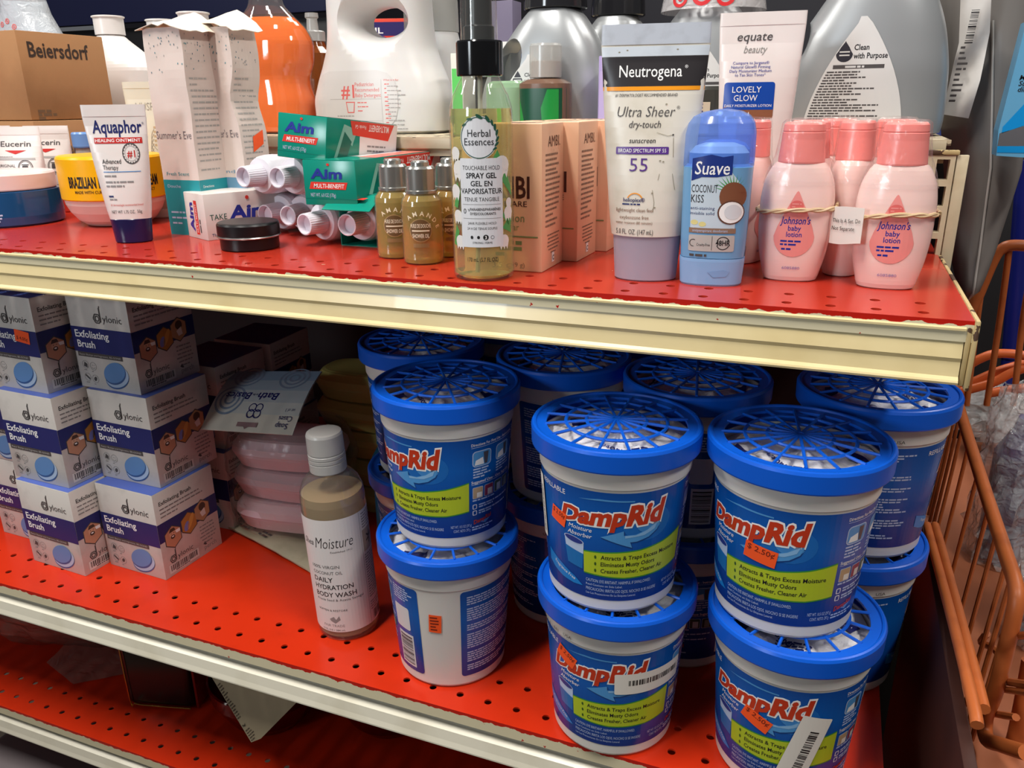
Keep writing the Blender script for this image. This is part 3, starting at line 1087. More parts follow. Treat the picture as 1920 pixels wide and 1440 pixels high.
# ointment tube on its navy cap
secs = tube_secs(0.0345, 0.024, 0.0520, 0.0205, 0.1157, 0.010)
a = L()
a.text('Aquaphor', -23.5, 72.5, 10.6, NAVY, 2, b=.02, wd=50)
a.text('®', 27, 79, 2, NAVY, 2)
a.rect(-23.0, 63.8, 48.5, 4.8, RED_INK, 1)
a.text('HEALING OINTMENT', -22, 65.0, 2.7, WHITE, 2, b=.012, wd=46.0)
a.text('Advanced', -17.5, 47.4, 3.9, DGREY, 1, b=.01, wd=19.5)
a.text('Therapy', -17.5, 42.4, 3.9, DGREY, 1, wd=16)
a.arc(13, 55.5, 8.8, .9, DGREY, 1)
a.arc(13, 55.5, 6.3, .3, GREY, 1)
a.text('#1', 13, 52.4, 6.0, RED_INK, 2, 'c', b=.01, wd=8)
for q in range(18):
    an = R(20 * q)
    a.rect(13 + 7.5 * math.cos(an) - .5, 55.5 + 7.5 * math.sin(an) - .4, 1.0, .8, DGREY, 2)
a.rect(-17.5, 40.2, 38, .7, P('tube_blue_line', '#5d8fc4', .4), 1)
a.para(-17, 36.4, 34, 1, 3, 1.4, GREY, 1, 1)
a.para(-16.5, 31.4, 30, 2, 3.4, 1.4, GREY, 1, 2)
a.para(-15.5, 19.4, 14, 1, 3, 1.4, NAVY, 1, 3)
a.para(-15, 17.0, 22, 1, 3, 1.1, GREY, 1, 3)
a.text('#1 dermatologist recommended brand', -15, 12.0, 1.9, P('tube_red_print', '#cf5a52', .4), 1, wd=33)
a.text('NET WT 1.75 OZ.  50g', -15, 5.6, 2.9, DGREY, 1, wd=31)
a.q = [([(x * .80, y) for x, y in pts], fs, m, ly) for pts, fs, m, ly in a.q]
p = spot(250, 458, z=ZT)
squeeze_tube('ointment_tube', 'white ointment tube on a navy cap in front of the yellow-lidded tub', 'tube', (-0.5800, 0.548, ZT), R(30),
             (0, .0215, .0310, .0245, .0345, .0250), secs, PINKISH, P('navy_cap_plastic', '#1f1c48', 0.2), a)

# body butter tub
t = thing('body_cream_tub', 'rounded blush tub with a wide yellow lid behind the navy capped tube', 'tub', (-0.6890, 0.6360, ZT))
mb = MB()
lathe(mb, [(0.024, 0), (0.030, .001), (0.037, .006), (0.043, .014), (0.0465, .022), (0.0475, .0285)], P('blush_tub_plastic', '#e6d2c8', .3))
mb.build('tub_body', t)
mb = MB()
lathe(mb, [(0.0485, .027), (0.0492, .028), (0.0492, .066), (0.0480, .068), (0.0460, .0688), (0.0, .0688)], P('yellow_lid_plastic', '#f0b50e', .3), caps=(True, False))
a = L()
a.text('BRAZILIAN BODY BUTTER CREAM', 6, 10, 10.5, BLACK, 1, 'c', b=.03, wd=92)
a.text('MADE WITH CUPUAÇU BUTTER & AÇAI EXTRACT', 6, 4.6, 2.8, P('lid_brown_print', '#5a4014', .4), 1, 'c', b=.02, wd=80)
a.text('NATURAL', 6, 25, 5.5, BLACK, 1, 'c', b=.02, wd=20)
a.put(mb, on_cyl(0.0492, 0.030, R(42)), du=.004)
mb.build('lid', t)

# small bottle with a blue flip cap behind it
p = spot(160, 290, y=0.735)
t = thing('small_bottle', 'small clear bottle with a pale blue cap beside the cardboard cartons', 'bottle', (p.x, 0.735, ZT))
mb = MB()
lathe(mb, [(0.0100, 0), (0.0108, .002), (0.0108, .060), (0.0090, .068)], FROST, 24)
mb.build('bottle_body', t)
mb = MB()
lathe(mb, [(0.0112, .0685), (0.0118, .070), (0.0118, .084), (0.0105, .086)], P('pale_blue_cap', '#6f9bd8', .3), 24)
mb.build('cap', t)

# beige cream tube and the crumpled tall boxes
p = spot(287, 250, y=0.690)
a = L()
a.text('NUSP', -13, 100, 8, P('beige_grey_print', '#9a9184', .5), 1, wd=19)
for i in range(9): a.arc(16, 30 + 5.2 * i, 20 - .6 * i, .5, P('beige_grey_print', '#9a9184', .5), 1, 140, 230)
a.para(4, 82, 5, 5, 4.4, 2, P('beige_gold_print', '#b59a78', .5), 1, 3)
squeeze_tube('cream_tube', 'tall beige tube half hidden behind the crumpled teal box', 'tube', (p.x, 0.690, ZT), R(20), (0, .010, .036, .026, .037, .026),
             tube_secs(0.038, 0.026, 0.050, 0.010, 0.138, 0.007), P('beige_tube_plastic', '#cfc6b4', .4), WHITE_P, a)

PINKCARD = P('pink_white_card', '#dccbc2', 0.5, n=(20, '#cdb9ae', .5))


def tall_box(name, label, w, d, h, loc, rz, low, scent, seed, sticker=False, dent=None):
    t = thing(name, label, 'box', loc, rz, 'tall crumpled cartons')
    rd = random.Random(seed)
    mb = MB()
    nz, ns = 26, 8
    ff = []

    def warp(x, y, z):
        k = z / h
        b = 0.0006 * k * mnoise.noise(Vector((x * 60 + seed, y * 60, z * 35)))
        sq = 1.0 - 0.05 * max(0, k - .8) / .2
        dx = 0.0
        if dent and x > 0:
            dx = -dent[1] * math.exp(-((z - dent[0]) / .016) ** 2)
        return (x * sq + b * 3 + dx, y * sq + b * 2, z)
    cor = [(-w / 2, -d / 2), (w / 2, -d / 2), (w / 2, d / 2), (-w / 2, d / 2)]
    per = []
    for i in range(4):
        (xa, ya), (xb, yb) = cor[i], cor[(i + 1) % 4]
        per += [(xa + (xb - xa) * j / ns, ya + (yb - ya) * j / ns) for j in range(ns)]
    n = len(per)
    vs = [warp(x, y, h * k / nz) for k in range(nz + 1) for x, y in per]
    mb.add(vs, [(k * n + i, k * n + (i + 1) % n, (k + 1) * n + (i + 1) % n, (k + 1) * n + i) for k in range(nz) for i in range(n)], PINKCARD)
    mb.add(vs[:n], [tuple(range(n - 1, -1, -1))], PINKCARD)
    fm = lambda u, v, hh: warp(-w / 2 + u, -d / 2 - hh, v)
    rm = lambda u, v, hh: warp(w / 2 + hh, -d / 2 + u, v)
    W, D, H = w * 1000, d * 1000, h * 1000
    GT, TXT = P('card_grey_print', '#aaa39e', .5), P('card_script_print', '#7a6f72', .5)
    a = L()
    a.rect(0, 0, W, 50, low, 0)
    a.text("Summer's Eve", W / 2 - 1, 86, 7.0, TXT, 1, 'c', b=-.002, wd=W * .94)
    a.text(scent, W * .12, 54, 3.2, low, 1, wd=W * .62)
    a.text('Douche', W * .1, 43, 3.0, PALE, 1, wd=W * .36)
    a.para(W * .1, 20, W * .7, 3, 5, 1.6, PALE, 1, 2)
    c = L()
    c.rect(0, 0, D, 50, low, 0)
    c.para(D * .1, 136, D * .62, 2, 5, 1.4, GT, 1, seed)
    c.para(D * .1, 126, D * .82, 13, 5.0, 1.5, GT, 1, seed + 1)
    c.para(D * .1, 58, D * .8, 1, 5.0, 1.5, GT, 1, seed + 3)
    c.text('Directions', D * .1, 43, 2.4, WHITE, 1, wd=D * .32)
    c.para(D * .1, 38, D * .8, 8, 4.2, 1.5, PALE, 1, seed + 2)
    for art, W_ in ((a, W), (c, D)):
        for i in range(26):
            art.ell(rd.uniform(1.5, W_ - 1.5), rd.triangular(138, H - 3, H - 8), .5, .8, rd.choice((P('dot_teal', '#4f8a94', .5), P('dot_slate', '#56707e', .5), GT)), 1, 8)
    a.put(mb, fm, .004, .004)
    c.put(mb, rm, .004, .004)
    o = mb.build('carton_body', t)
    # torn, lifted top flap
    g = []
    for i in range(7):
        u = i / 6
        g.append([(-w * .62 + w * 1.28 * j / 8, -d * .56 + d * 1.1 * u, h - .004 + .019 * math.sin(math.pi * min(1, (j / 8) * .85 + .12)) * (0.35 + .65 * u) * (1 if dent is None else 1.1)
                   + .003 * mnoise.noise(Vector((j * 1.1, i * .9, seed)))) for j in range(9)])
    fb = MB()
    sheet(fb, g, P('torn_card_inside', '#e8dccb', .6), 0.0006)
    fb.build('torn_flap', t)
    if sticker:
        k = L()
        k.poly([(D * .40, 72), (D * .80, 79), (D * .84, 92), (D * .44, 86)], ORANGE_TAG, 3)
        sb = MB()
        k.put(sb, rm, .004, .004, base=.0004)
        s_ = sb.build('price_sticker', t)
        s_['label'] = 'orange price sticker'
    return t


p0, p1 = spot(382, 400, y=0.592), spot(316, 400, y=0.592)
w1 = p0.x - p1.x
tall_box('tall_carton', 'crumpled tall pale carton with a teal lower band', w1, 0.043, 0.178, (p0.x - w1 / 2, 0.592 + .0215, ZT), 0, P('teal_card_ink', '#24919a', .4), 'Fresh Scent', 3)
p0 = spot(452, 260, y=0.628)
tall_box('tall_carton', 'crumpled tall pale carton with a blue lower band and orange sticker', w1, 0.038, 0.180, (p0.x - w1 / 2, 0.628 + .019, ZT), 0, P('steel_blue_card_ink', '#6d97b4', .4), 'Island', 8, True, (0.118, .006))

# ------------------------------------------------------------------ toothpaste: loose tubes and cartons
TP = P('white_toothpaste_tube', '#e4dfe6', 0.22)
CAPW = P('white_ribbed_cap', '#e2dde6', 0.3)


def make_toothpaste():
    """lies along +X: cap mouth at the origin, body behind it"""
    t = thing('toothpaste_tube', 'x', 'tube', group='loose white toothpaste tubes')
    mb = MB()
    ro = Matrix.Rotation(R(90), 4, 'Y')
    fn = lambda v: (v[2], v[1], -v[0])
    n = 60
    prof = [(0.0080, 0.0), (0.0088, 0.0002), (0.0096, 0.019), (0.0092, 0.0195)]
    vs = []
    for r, z in prof:
        for i in range(n):
            a = 2 * math.pi * i / n
            rr = r + (0.00025 if (i % 2 and z > 0.0001) else 0)
            vs.append((z, rr * math.cos(a), rr * math.sin(a)))
    mb.add(vs, [(k * n + i, k * n + (i + 1) % n, (k + 1) * n + (i + 1) % n, (k + 1) * n + i) for k in range(3) for i in range(n)], CAPW)
    inner = [(0.0, .0080 * math.cos(2 * math.pi * i / n), .0080 * math.sin(2 * math.pi * i / n)) for i in range(n)] + \
            [(0.006, .0070 * math.cos(2 * math.pi * i / n), .0070 * math.sin(2 * math.pi * i / n)) for i in range(n)]
    mb.add(inner, [(i, n + i, n + (i + 1) % n, (i + 1) % n) for i in range(n)] + [tuple(range(n, 2 * n))], CAPW)
    mb.add(vs[3 * n:], [tuple(range(n))], CAPW)
    mb.build('cap', t)
    mb = MB()
    secs = [(0.0195, .0105, .0105), (0.0198, .0150, .0150), (.023, .0164, .0164), (.028, .0172, .0172), (.036, .0174, .0174), (.060, .0175, .0160),
            (.090, .0176, .0115), (.112, .0177, .0040), (.122, .0177, .0012)]
    loft(mb, [(z, ry, rx) for z, rx, ry in secs], TP, 40, fn=fn)
    a = L()
    a.text('Aim', 42, -4, 9, NAVY, 1, b=.03, wd=24)
    a.rect(38, -10, 34, 4, RED_INK, 1)
    a.put(mb, lambda u, v, h: (u, -(interp(secs, u)[1]) * math.sqrt(max(.05, 1 - min(.95, (v / interp(secs, u)[0]) ** 2))) - h, v), .004, .004)
    mb.build('tube_body', t)
    return t


tp0 = make_toothpaste()
TPS = [((457, 347), 1.1010, 80, 0, 'upper left toothpaste tube lying on the heap, cap toward the carton'),
       ((520, 346), 1.1015, 84, 0, 'upper toothpaste tube whose cap touches the front green carton'),
       ((497, 407), 1.0690, 82, 0, 'lower left toothpaste tube behind the black tin'),
       ((540, 409), 1.0690, 86, 0, 'second toothpaste tube in the bottom row, cap in shade'),
       ((570, 421), 1.0690, 76, 0, 'frontmost toothpaste tube lying on the red shelf'),
       ((650, 422), 1.0700, 86, 0, 'toothpaste tube poking from the opened green carton')]
for i, ((px, py), z, yaw, _, lb) in enumerate(TPS):
    p = spot(px, py, z=z)
    if i < 2: p = spot(px, py, y=(0.590, 0.592)[i]); p.z = 1.1045
    if i in (2, 3): p = spot(px, py, y=0.612); p.z = 1.0690
    if i == 0:
        tp0.location, tp0.rotation_euler, tp0['label'] = p, (0, 0, R(yaw)), lb
    else:
        o = dup(tp0, p, R(yaw), lb)

GREENC = P('green_gloss_card', '#0f8a76', 0.22)
GREEND = P('deep_green_print', '#0a6a5c', 0.25)
REDC = P('red_gloss_print', '#d83a2e', 0.25)
WHC = P('white_gloss_card', '#e6e2e0', 0.25)
AIMB = P('aim_blue_print', '#1f2f93', 0.3)


def aim_end(w, h):
    a = L()
    a.text('Aim', w * .14, h * .60, h * .22, AIMB, 2, b=.035, sh=.12, wd=w * .60)
    a.ell(w * .49, h * .905, w * .028, h * .03, REDC, 3, 10)
    a.poly([(w * .10, h * .36), (w * .80, h * .36), (w * .84, h * .52), (w * .14, h * .52)], REDC, 1)
    a.text('MULTI-BENEFIT', w * .19, h * .39, h * .095, WHITE, 2, b=.01, sh=.15, wd=w * .58)
    a.text('NET WT. 6.0 OZ (170g)', w * .12, h * .19, h * .085, PALE, 1, wd=w * .48)
    a.rect(.3, h * .145, w - .6, .25, GREEND, 1)
    return a


def aim_side(ln, h, flip=True):
    """long side of the carton; the print reads upside down as the carton lies"""
    a = L()
    a.rect(ln * .44, .4, ln * .56 - .4, h - .8, WHC, 1)
    a.poly([(ln * .10, 3), (ln * .22, h - 4), (ln * .40, h - 8), (ln * .34, h * .4), (ln * .27, h * .55), (ln * .20, h * .2)], P('pale_green_print', '#86bcae', .25), 1)
    a.poly([(ln * .14, 3), (ln * .23, h - 10), (ln * .33, h * .5), (ln * .27, 4)], GREEND, 2)
    a.poly([(ln * .30, h - .6), (ln * .34, h * .66), (ln * .86, h * .58), (ln * .94, h - .6)], REDC, 3)
    a.text('MULTI-BENEFIT', ln * .86, h * .93, h * .16, WHITE, 4, b=.01, wd=ln * .30, rot=180)
    a.text('Fluoride  Gel', ln * .52, h * .90, h * .09, WHITE, 4, wd=ln * .15, rot=180)
    a.para(ln * .55, h * .4, ln * .35, 3, 4, 1.6, GREY, 3, 3)
    return a


def aim_top(ln, w):
    a = L()
    a.rect(.4, .4, w - .8, ln * .30, GREENC, 1)
    a.rect(.4, ln * .30, w - .8, ln * .7 - .6, WHC, 1)
    a.poly([(w - .4, ln * .22), (w * .55, ln * .26), (w * .55, ln * .9), (w - .4, ln * .92)], P('pale_red_print', '#d8796c', .25), 2)
    a.text('Aim', w * .2, ln * .88, w * .30, AIMB, 3, b=.03, wd=ln * .34, rot=-90)
    a.poly([(w * .1, ln * .80), (w * .5, ln * .82), (w * .5, ln * .97), (w * .1, ln * .95)], P('amber_print', '#e8b04a', .25), 2)
    return a


gw, gh, gl = 0.0500, 0.0360, 0.152


def aim_carton(label, loc, rot):
    o = carton('toothpaste_carton', label, 'carton', gw, gl, gh, loc, 0, GREENC,
               {'front': aim_end(gw * 1000, gh * 1000), 'right': aim_side(gl * 1000, gh * 1000), 'top': aim_top(gl * 1000, gw * 1000)}, 'green toothpaste cartons', rot=rot)
    return o


tr = spot(661, 387, y=0.572)
aim_carton('front green toothpaste carton on the heap, its end toward the aisle', (tr.x - gw / 2 + .005, 0.572 + gl / 2, tr.z), (0, 0, R(0)))
tr = spot(604, 294, y=0.588)
gl = 0.108
aim_carton('upper green toothpaste carton tilted against the white jug', (tr.x - gw / 2 + .006, 0.588 + gl / 2, tr.z - .0070), (R(-5), R(5), R(-3)))

# opened carton on the shelf with a tube poking out
tpx = spot(683, 455, y=0.588)
t = thing('toothpaste_carton', 'opened green toothpaste carton lying under the others, its flap bent out', 'carton', (tpx.x, 0.588, ZT), R(-2), 'green toothpaste cartons')
mb = MB()
w2, l2, h2, th = 0.046, 0.12, 0.043, 0.0006
for cc, dd in (((0, l2 / 2, th / 2), (w2, l2, th)), ((w2 / 2, l2 / 2, h2 / 2), (th, l2, h2)), ((-w2 / 2, l2 / 2, h2 / 2), (th, l2, h2)), ((0, l2 / 2, h2), (w2, l2, th))):
    box(mb, cc, dd, GREENC)
mb.build('carton_body', t)
mb = MB()
sheet(mb, [[(-w2 / 2 + w2 * i / 4, -0.024 * j / 3, h2 - .002 * j - .004 * (j / 3) ** 2) for i in range(5)] for j in range(4)], GREENC, -0.0006)
L().rect(6, -16, 30, 7, REDC, 1).put(mb, lambda u, v, h: (-w2 / 2 + u, v, h2 - .0005 + v * .12 + h))
mb.build('end_flap', t)

# white toothpaste carton, front left of the heap
p = spot(391, 452, z=ZT)
phi = R(66)
a = L()
a.text('Aim', 22, 17, 12, AIMB, 2, b=.04, sh=.12, wd=38)
a.ell(41, 35, 1.8, 1.8, REDC, 3, 10)
a.text('TAKE', 4, 17.5, 5.2, P('dark_green_print', '#23584c', .3), 2, wd=16)
a.text('AGAINST CAVITIES', 12, 10, 5.0, P('dark_green_print', '#23584c', .3), 2, wd=46)
a.text('The great tasting way to fight', 4, 3, 2.8, NAVY, 2, wd=50)
b = L()
b.text('Aim', 16, 6, 8, AIMB, 2, b=.04, wd=26, rot=90)
b.rect(19, 4, 6, 30, REDC, 1)
b.text('MULTI-BENEFIT', 23.5, 6, 3, WHITE, 2, wd=25, rot=90)
b.para(29, 6, 28, 1, 3, 1.8, DGREY, 1, 3, rot=90)
W_, D_ = 0.080, 0.040
cx = p.x + math.cos(phi) * W_ / 2 - math.sin(phi) * D_ / 2
cy = p.y + math.sin(phi) * W_ / 2 + math.cos(phi) * D_ / 2
carton('toothpaste_carton', 'white toothpaste carton standing left of the black tin', 'carton', W_, D_, 0.0405, (cx, cy, ZT), phi, P('white_worn_card', '#ddd5cf', 0.4, n=(30, '#b9a897', .6)), {'front': a, 'left': b})

# black tin
t = thing('round_tin', 'flat round black tin with a silver bead near the shelf edge', 'tin', (-0.4570, 0.5530, ZT))
BT = P('black_tin_lacquer', '#141215', 0.32)
mb = MB()
lathe(mb, [(0.0228, 0), (0.0240, .001), (0.0240, .0105)], BT)
lathe(mb, [(0.0240, .0103), (0.0258, .0103), (0.0262, .0109), (0.0258, .0117), (0.0240, .0117)], P('silver_bead_metal', '#b9b6b4', .3, 1.0), caps=(False, False))
mb.build('tin_base', t)
mb = MB()
lathe(mb, [(0.0252, .0117), (0.0255, .0122), (0.0255, .0205), (0.0246, .0220), (0.0231, .0226), (0.0, .0226)], BT, caps=(True, False))
mb.build('lid', t)

# ------------------------------------------------------------------ small almond oil bottles
OIL = P('golden_oil', '#e6bf5e', 0.04, trans=0.62, ior=1.15)
SILV = P('silver_cap_plastic', '#a9a8a3', 0.24, 0.75)


def make_oil():
    t = thing('oil_bottle', 'x', 'bottle', group='little golden oil bottles')
    prof = [(0.0135, 0.0), (0.0150, .0012), (0.0155, .004), (0.0155, .043), (0.0150, .0465), (0.0125, .0500), (0.0108, .0515)]
    mb = MB()
    lathe(mb, [(r - .0008, max(.001, z)) for r, z in prof], OIL, 40)
    lathe(mb, prof, CLEAR, 40, (True, False))
    mb.build('bottle_body', t)
    mb = MB()
    lathe(mb, [(0.0112, .0510), (0.0118, .0516), (0.0118, .0535), (0.0108, .0540), (0.0108, .0690), (0.0098, .0705), (0.0068, .0708), (0.0066, .0735), (0.0058, .0745)], SILV, 40)
    mb.build('cap', t)
    mb = MB()
    a = L()
    wht = P('bottle_white_print', '#f2e6c9', .4)
    ch = 'AMANDE'
    for i, c_ in enumerate(ch):
        an = R(128 - i * 22)
        a.text(c_, 0 + 12.6 * math.cos(an), 24 + 12.6 * math.sin(an), 3.4, wht, 1, 'c', b=.015, rot=128 - i * 22 - 90)
    a.ell(0, 26, 8.6, 8.6, P('bottle_tan_print', '#a98a5a', .4), 1)
    a.ell(0, 26, 7.9, 7.9, P('bottle_brown_print', '#6e5434', .4), 2)
    a.text('HUILE DE DOUCHE', 0, 28.0, 2.9, wht, 3, 'c', b=.02, wd=15)
    a.rect(-6.5, 25.2, 13, 1.0, wht, 3)
    a.text('SHOWER OIL', 0, 20.6, 3.0, wht, 3, 'c', b=.02, wd=12.5)
    a.rect(-6, 13.4, 12, 3.0, P('bottle_bronze_print', '#8d7148', .4), 1)
    a.text("L'OCCITANE", -1, 8.6, 2.1, P('bottle_bronze_print', '#8d7148', .4), 1, 'c', wd=11)
    a.text('1 FL.OZ', 12, 8.2, 1.9, P('bottle_dark_print', '#5a4220', .4), 1, wd=6)
    a.put(mb, on_cyl(0.0155, 0, 0), du=.002)
    mb.build('label', t)
    return t


oil0 = make_oil()
for i, (x, y, rz, lb) in enumerate(((-0.2865, 0.5420, 22, 'frontmost little golden oil bottle with silver cap'), (-0.3180, 0.5570, 26, 'little golden oil bottle at the left of its group of four'),
                                    (-0.2790, 0.5760, 30, 'little golden oil bottle partly behind the spray bottle'), (-0.2830, 0.6120, 30, 'rearmost little oil bottle, only its cap clear'))):
    if i == 0: oil0.location, oil0.rotation_euler, oil0['label'] = (x, y, ZT), (0, 0, R(rz)), lb
    else: dup(oil0, (x, y, ZT), R(rz), lb)

# ------------------------------------------------------------------ spray bottle
t = thing('spray_bottle', 'clear spray gel bottle with black collar and clear overcap at the shelf edge', 'bottle', (-0.2220, 0.5080, ZT), R(22))
GEL = P('pale_gel_liquid', '#eee49a', 0.03, trans=0.80, ior=1.10)
prof = [(0.0175, 0), (0.0200, .001), (0.0209, .004), (0.0209, .1060), (0.0203, .1115), (0.0180, .1190), (0.0145, .1255), (0.0125, .1290), (0.0122, .1330)]
mb = MB()
lathe(mb, prof, CLEAR, 56, (True, False))
mb.build('bottle_body', t)
mb = MB()
lathe(mb, [(0.0170, .0016), (0.0200, .004), (0.0201, .1060), (0.0197, .1105), (0.0, .1105)], GEL, 56, (True, False))
mb.build('liquid', t)
mb = MB()
tube(mb, [(0, 0, .133), (-.001, -.001, .07), (-.004, -.004, .004)], .0016, P('dip_tube_plastic', '#d8d6c4', .3), 10)
mb.build('dip_tube', t)
BLK = P('black_gloss_plastic', '#121214', .12)
mb = MB()
lathe(mb, [(0.0146, .1300), (0.0150, .1308), (0.0150, .1500), (0.0142, .1510), (0.0, .1510)], BLK, 48, (True, False))
mb.build('collar', t)
mb = MB()
lathe(mb, [(0.0098, .1510), (0.0098, .1590), (0.0085, .1600), (0.0082, .1800), (0.0076, .1860), (0.0050, .1880)], P('black_pump_plastic', '#1b1b1e', .3), 40)
tube(mb, [(0, -.004, .181), (0, -.0096, .181)], .0018, BLK, 10)
mb.build('pump', t)
mb = MB()
lathe(mb, [(0.0118, .1512), (0.0114, .1800), (0.0108, .1960), (0.0, .1970)], CLEAR, 40, (False, False))
mb.build('overcap', t)
a = L()
LEAFG, LEAFM, PETAL = P('leaf_dark_print', '#23523f', .4), P('leaf_mid_print', '#4d9a52', .4), P('petal_print', '#e3e0dc', .4)
LAB = P('label_cool_white', '#dcdce0', .35)
for pts in ([(6, 56), (11, 64), (14, 58), (23, 40), (24, 34), (18, 40), (13, 46), (8, 50)], [(14, 22), (19, 30), (24, 20), (22, 13)], [(-24, 3), (-20, 16), (-17, 12), (-20, 2)],
            [(-22, 28), (-18, 44), (-15, 38), (-18, 27)], [(14, 14), (21, 22), (23, 10)]):
    a.poly(pts, LEAFM, 1)
for x, y, r in ((-19, 62, 4.2), (-15.5, 52, 6.0), (14.5, 54.5, 6.2), (-20, 38, 4.6), (20, 24, 4.4), (-18, 22, 4.2), (-16.5, 5.5, 4.2), (15.5, 5.5, 4.4), (20.5, 30.5, 3)):
    a.ell(x, y, r, r * .95, PETAL, 2, 14)
    for k in (-1, 0, 1): a.poly([(x + k * r * .55 - r * .35, y - r * .5), (x + k * r * .55 + r * .35, y - r * .5), (x + k * r * .62, y - r * 1.35)], PETAL, 2)
a.rect(-14.5, 2, 29, 57, LAB, 3, 1)
a.ell(-1.0, 71.5, 12.4, 13.2, LAB, 3, 40)
a.arc(-1.0, 71.5, 12.0, .5, LEAFG, 4, n=48, sy=1.06)
for an, s_ in ((118, 1.2), (88, 1.5), (62, 1.5), (45, 1.2), (30, 1.3), (14, 1.2), (-4, 1.2), (-18, 1.1), (-32, 1.0), (142, 1)):
    x, y = -1.0 + 12.1 * math.cos(R(an)), 71.5 + 12.8 * math.sin(R(an))
    a.ell(x, y, 1.7 * s_, .7 * s_, LEAFG, 5, 10, rot=an + 60)
a.text('Herbal', -1, 72.2, 4.6, BLACK, 5, 'c', wd=14.5)
a.text('Essences', -1, 67.0, 4.6, BLACK, 5, 'c', wd=19)
for s_, y, h, wd, b in (('TOUCHABLE HOLD', 51.8, 2.8, 25, .0), ('SPRAY GEL', 46.6, 3.5, 20, .02), ('GEL EN', 41.6, 3.5, 14, .012), ('VAPORISATEUR', 36.8, 3.5, 28, .012), ('TENUE TANGIBLE', 32.0, 2.6, 23.5, 0)):
    a.text(s_, 0, y, h, BLACK if h > 3 else DGREY, 4, 'c', b=b, wd=wd)
a.rect(-13, 29.8, 26, .25, GREY, 4)
a.rect(-13, 20.8, 26, .25, GREY, 4)
a.text('0', -12.6, 24.0, 3.4, BLACK, 4)
a.text('%', -9.4, 25.6, 1.6, BLACK, 4)
a.text('PARABENS/PARABÈNES', -7.8, 26.0, 1.7, DGREY, 4, b=.02, wd=20.5)
a.text('DYES/COLORANTS', -7.8, 23.2, 1.7, DGREY, 4, b=.02, wd=17)
a.text('24HR FLEXIBLE HOLD', 0, 17.0, 1.7, DGREY, 4, 'c', wd=19)
a.text('24 H DE TENUE SOUPLE', 0, 13.6, 1.7, DGREY, 4, 'c', wd=20)
for x in (-7, -2.6): a.ell(x, 8.6, .95, 1.1, BLACK, 4, 12)
a.ell(2.2, 8.6, 1.8, 1.8, BLACK, 4, 20)
a.text('3', 2.2, 7.5, 2.2, WHITE, 5, 'c', b=.02)
a.arc(6.6, 8.6, 1.2, .25, BLACK, 4)
a.text('STRONG / FERME', 0, 4.4, 1.4, BLACK, 4, 'c', wd=13)
a.text('170 mL (5.7 FL OZ)', 0, -7.6, 2.9, P('bottle_olive_print', '#2c2a16', .5), 3, 'c', b=.012, wd=21)
mb = MB()
a.put(mb, on_cyl(0.0209, 0.0215, 0), du=.0025, base=.00018)
mb.build('label', t)

# ------------------------------------------------------------------ peach soap cartons
PEACH = P('peach_card', '#e6b592', 0.42, n=(8, '#ecc6ab', .6))
BRN = P('brown_print', '#4e2420', .4)
OLV = P('olive_print', '#7a8a58', .4)
TAUPE = P('taupe_print', '#8d6f5c', .4)


def ambi(w, d, h):
    a = L()
    a.text('AMBI', 14, 51.5, 15, BRN, 1, b=.02, wd=32)
    a.text('SKINCARE', 14, 45.5, 4.0, BRN, 1, wd=30)
    a.text('Complexion', 6, 35, 6.0, OLV, 1, wd=36)
    a.text('Cleansing Bar', 6, 29, 5.0, OLV, 1, wd=32)
    a.rect(2, 24.2, 50, 1, OLV, 1)
    a.para(8, 19, 32, 2, 4.2, 2.6, OLV, 1, 3, 'r')
    a.para(18, 11, 20, 1, 4.2, 2.6, OLV, 1, 4)
    a.text('3.5 oz (99 g)', 16, 3, 3.6, TAUPE, 1, wd=26)
    b = L()
    b.text('AMBI.', 12, 85, 7.6, BRN, 1, b=-.004, wd=26)
    b.para(7, 79, 33, 4, 3.4, 1.4, TAUPE, 1, 3)
    b.para(7, 66, 33, 9, 3.5, 1.4, TAUPE, 1, 4)
    b.para(7, 34, 28, 2, 3.4, 1.4, TAUPE, 1, 5)
    b.para(10, 24, 28, 6, 2.6, 1.0, TAUPE, 1, 6, 'c')
    b.rect(21, 4, 5, 7, WHITE, 1)
    b.text('C', 22.2, 5.4, 3.6, BLACK, 2, b=.03)
    c = L()
    c.text('AMBI', 12, 16, 14, BRN, 1, b=.02, wd=34)
    return {'front': a, 'right': b, 'top': c}


c0 = carton('soap_carton', 'peach soap carton at the front, right beside the spray bottle', 'carton', 0.055, 0.0465, 0.1005, (-0.2150, 0.5540, ZT), R(0), PEACH, ambi(55, 46.5, 100.5), 'peach soap cartons', bev=.001)
for i, (x, y, rz, lb) in enumerate(((-0.2030, 0.6015, -1.5, 'second peach soap carton, just behind the front one'), (-0.1935, 0.6500, -1, 'third peach soap carton, mostly hidden by the sunscreen tube'))):
    o = c0.copy()
    COL.objects.link(o)
    o.location, o.rotation_euler, o['label'] = (x, y, ZT), (0, 0, R(rz)), lb

# ------------------------------------------------------------------ sunscreen tube
secs = tube_secs(0.0475, 0.034, 0.0672, 0.0300, 0.1592, 0.0125)
DIRT = P('grimy_white_tube', '#ddd5c8', 0.33, n=(35, '#b8ac92', .55))
a = L()
blk = P('charcoal_print', '#2e2a2c', .35)


def trap(y0, y1, m, ly, inset=0.0):
    n = 10
    hw = lambda y: interp(secs, y / 1000 + .030)[0] * 1000 * .995 - inset
    return a.poly([(-hw(y0 + (y1 - y0) * i / n), y0 + (y1 - y0) * i / n) for i in range(n + 1)] + [(hw(y1 - (y1 - y0) * i / n), y1 - (y1 - y0) * i / n) for i in range(n + 1)], m, ly)


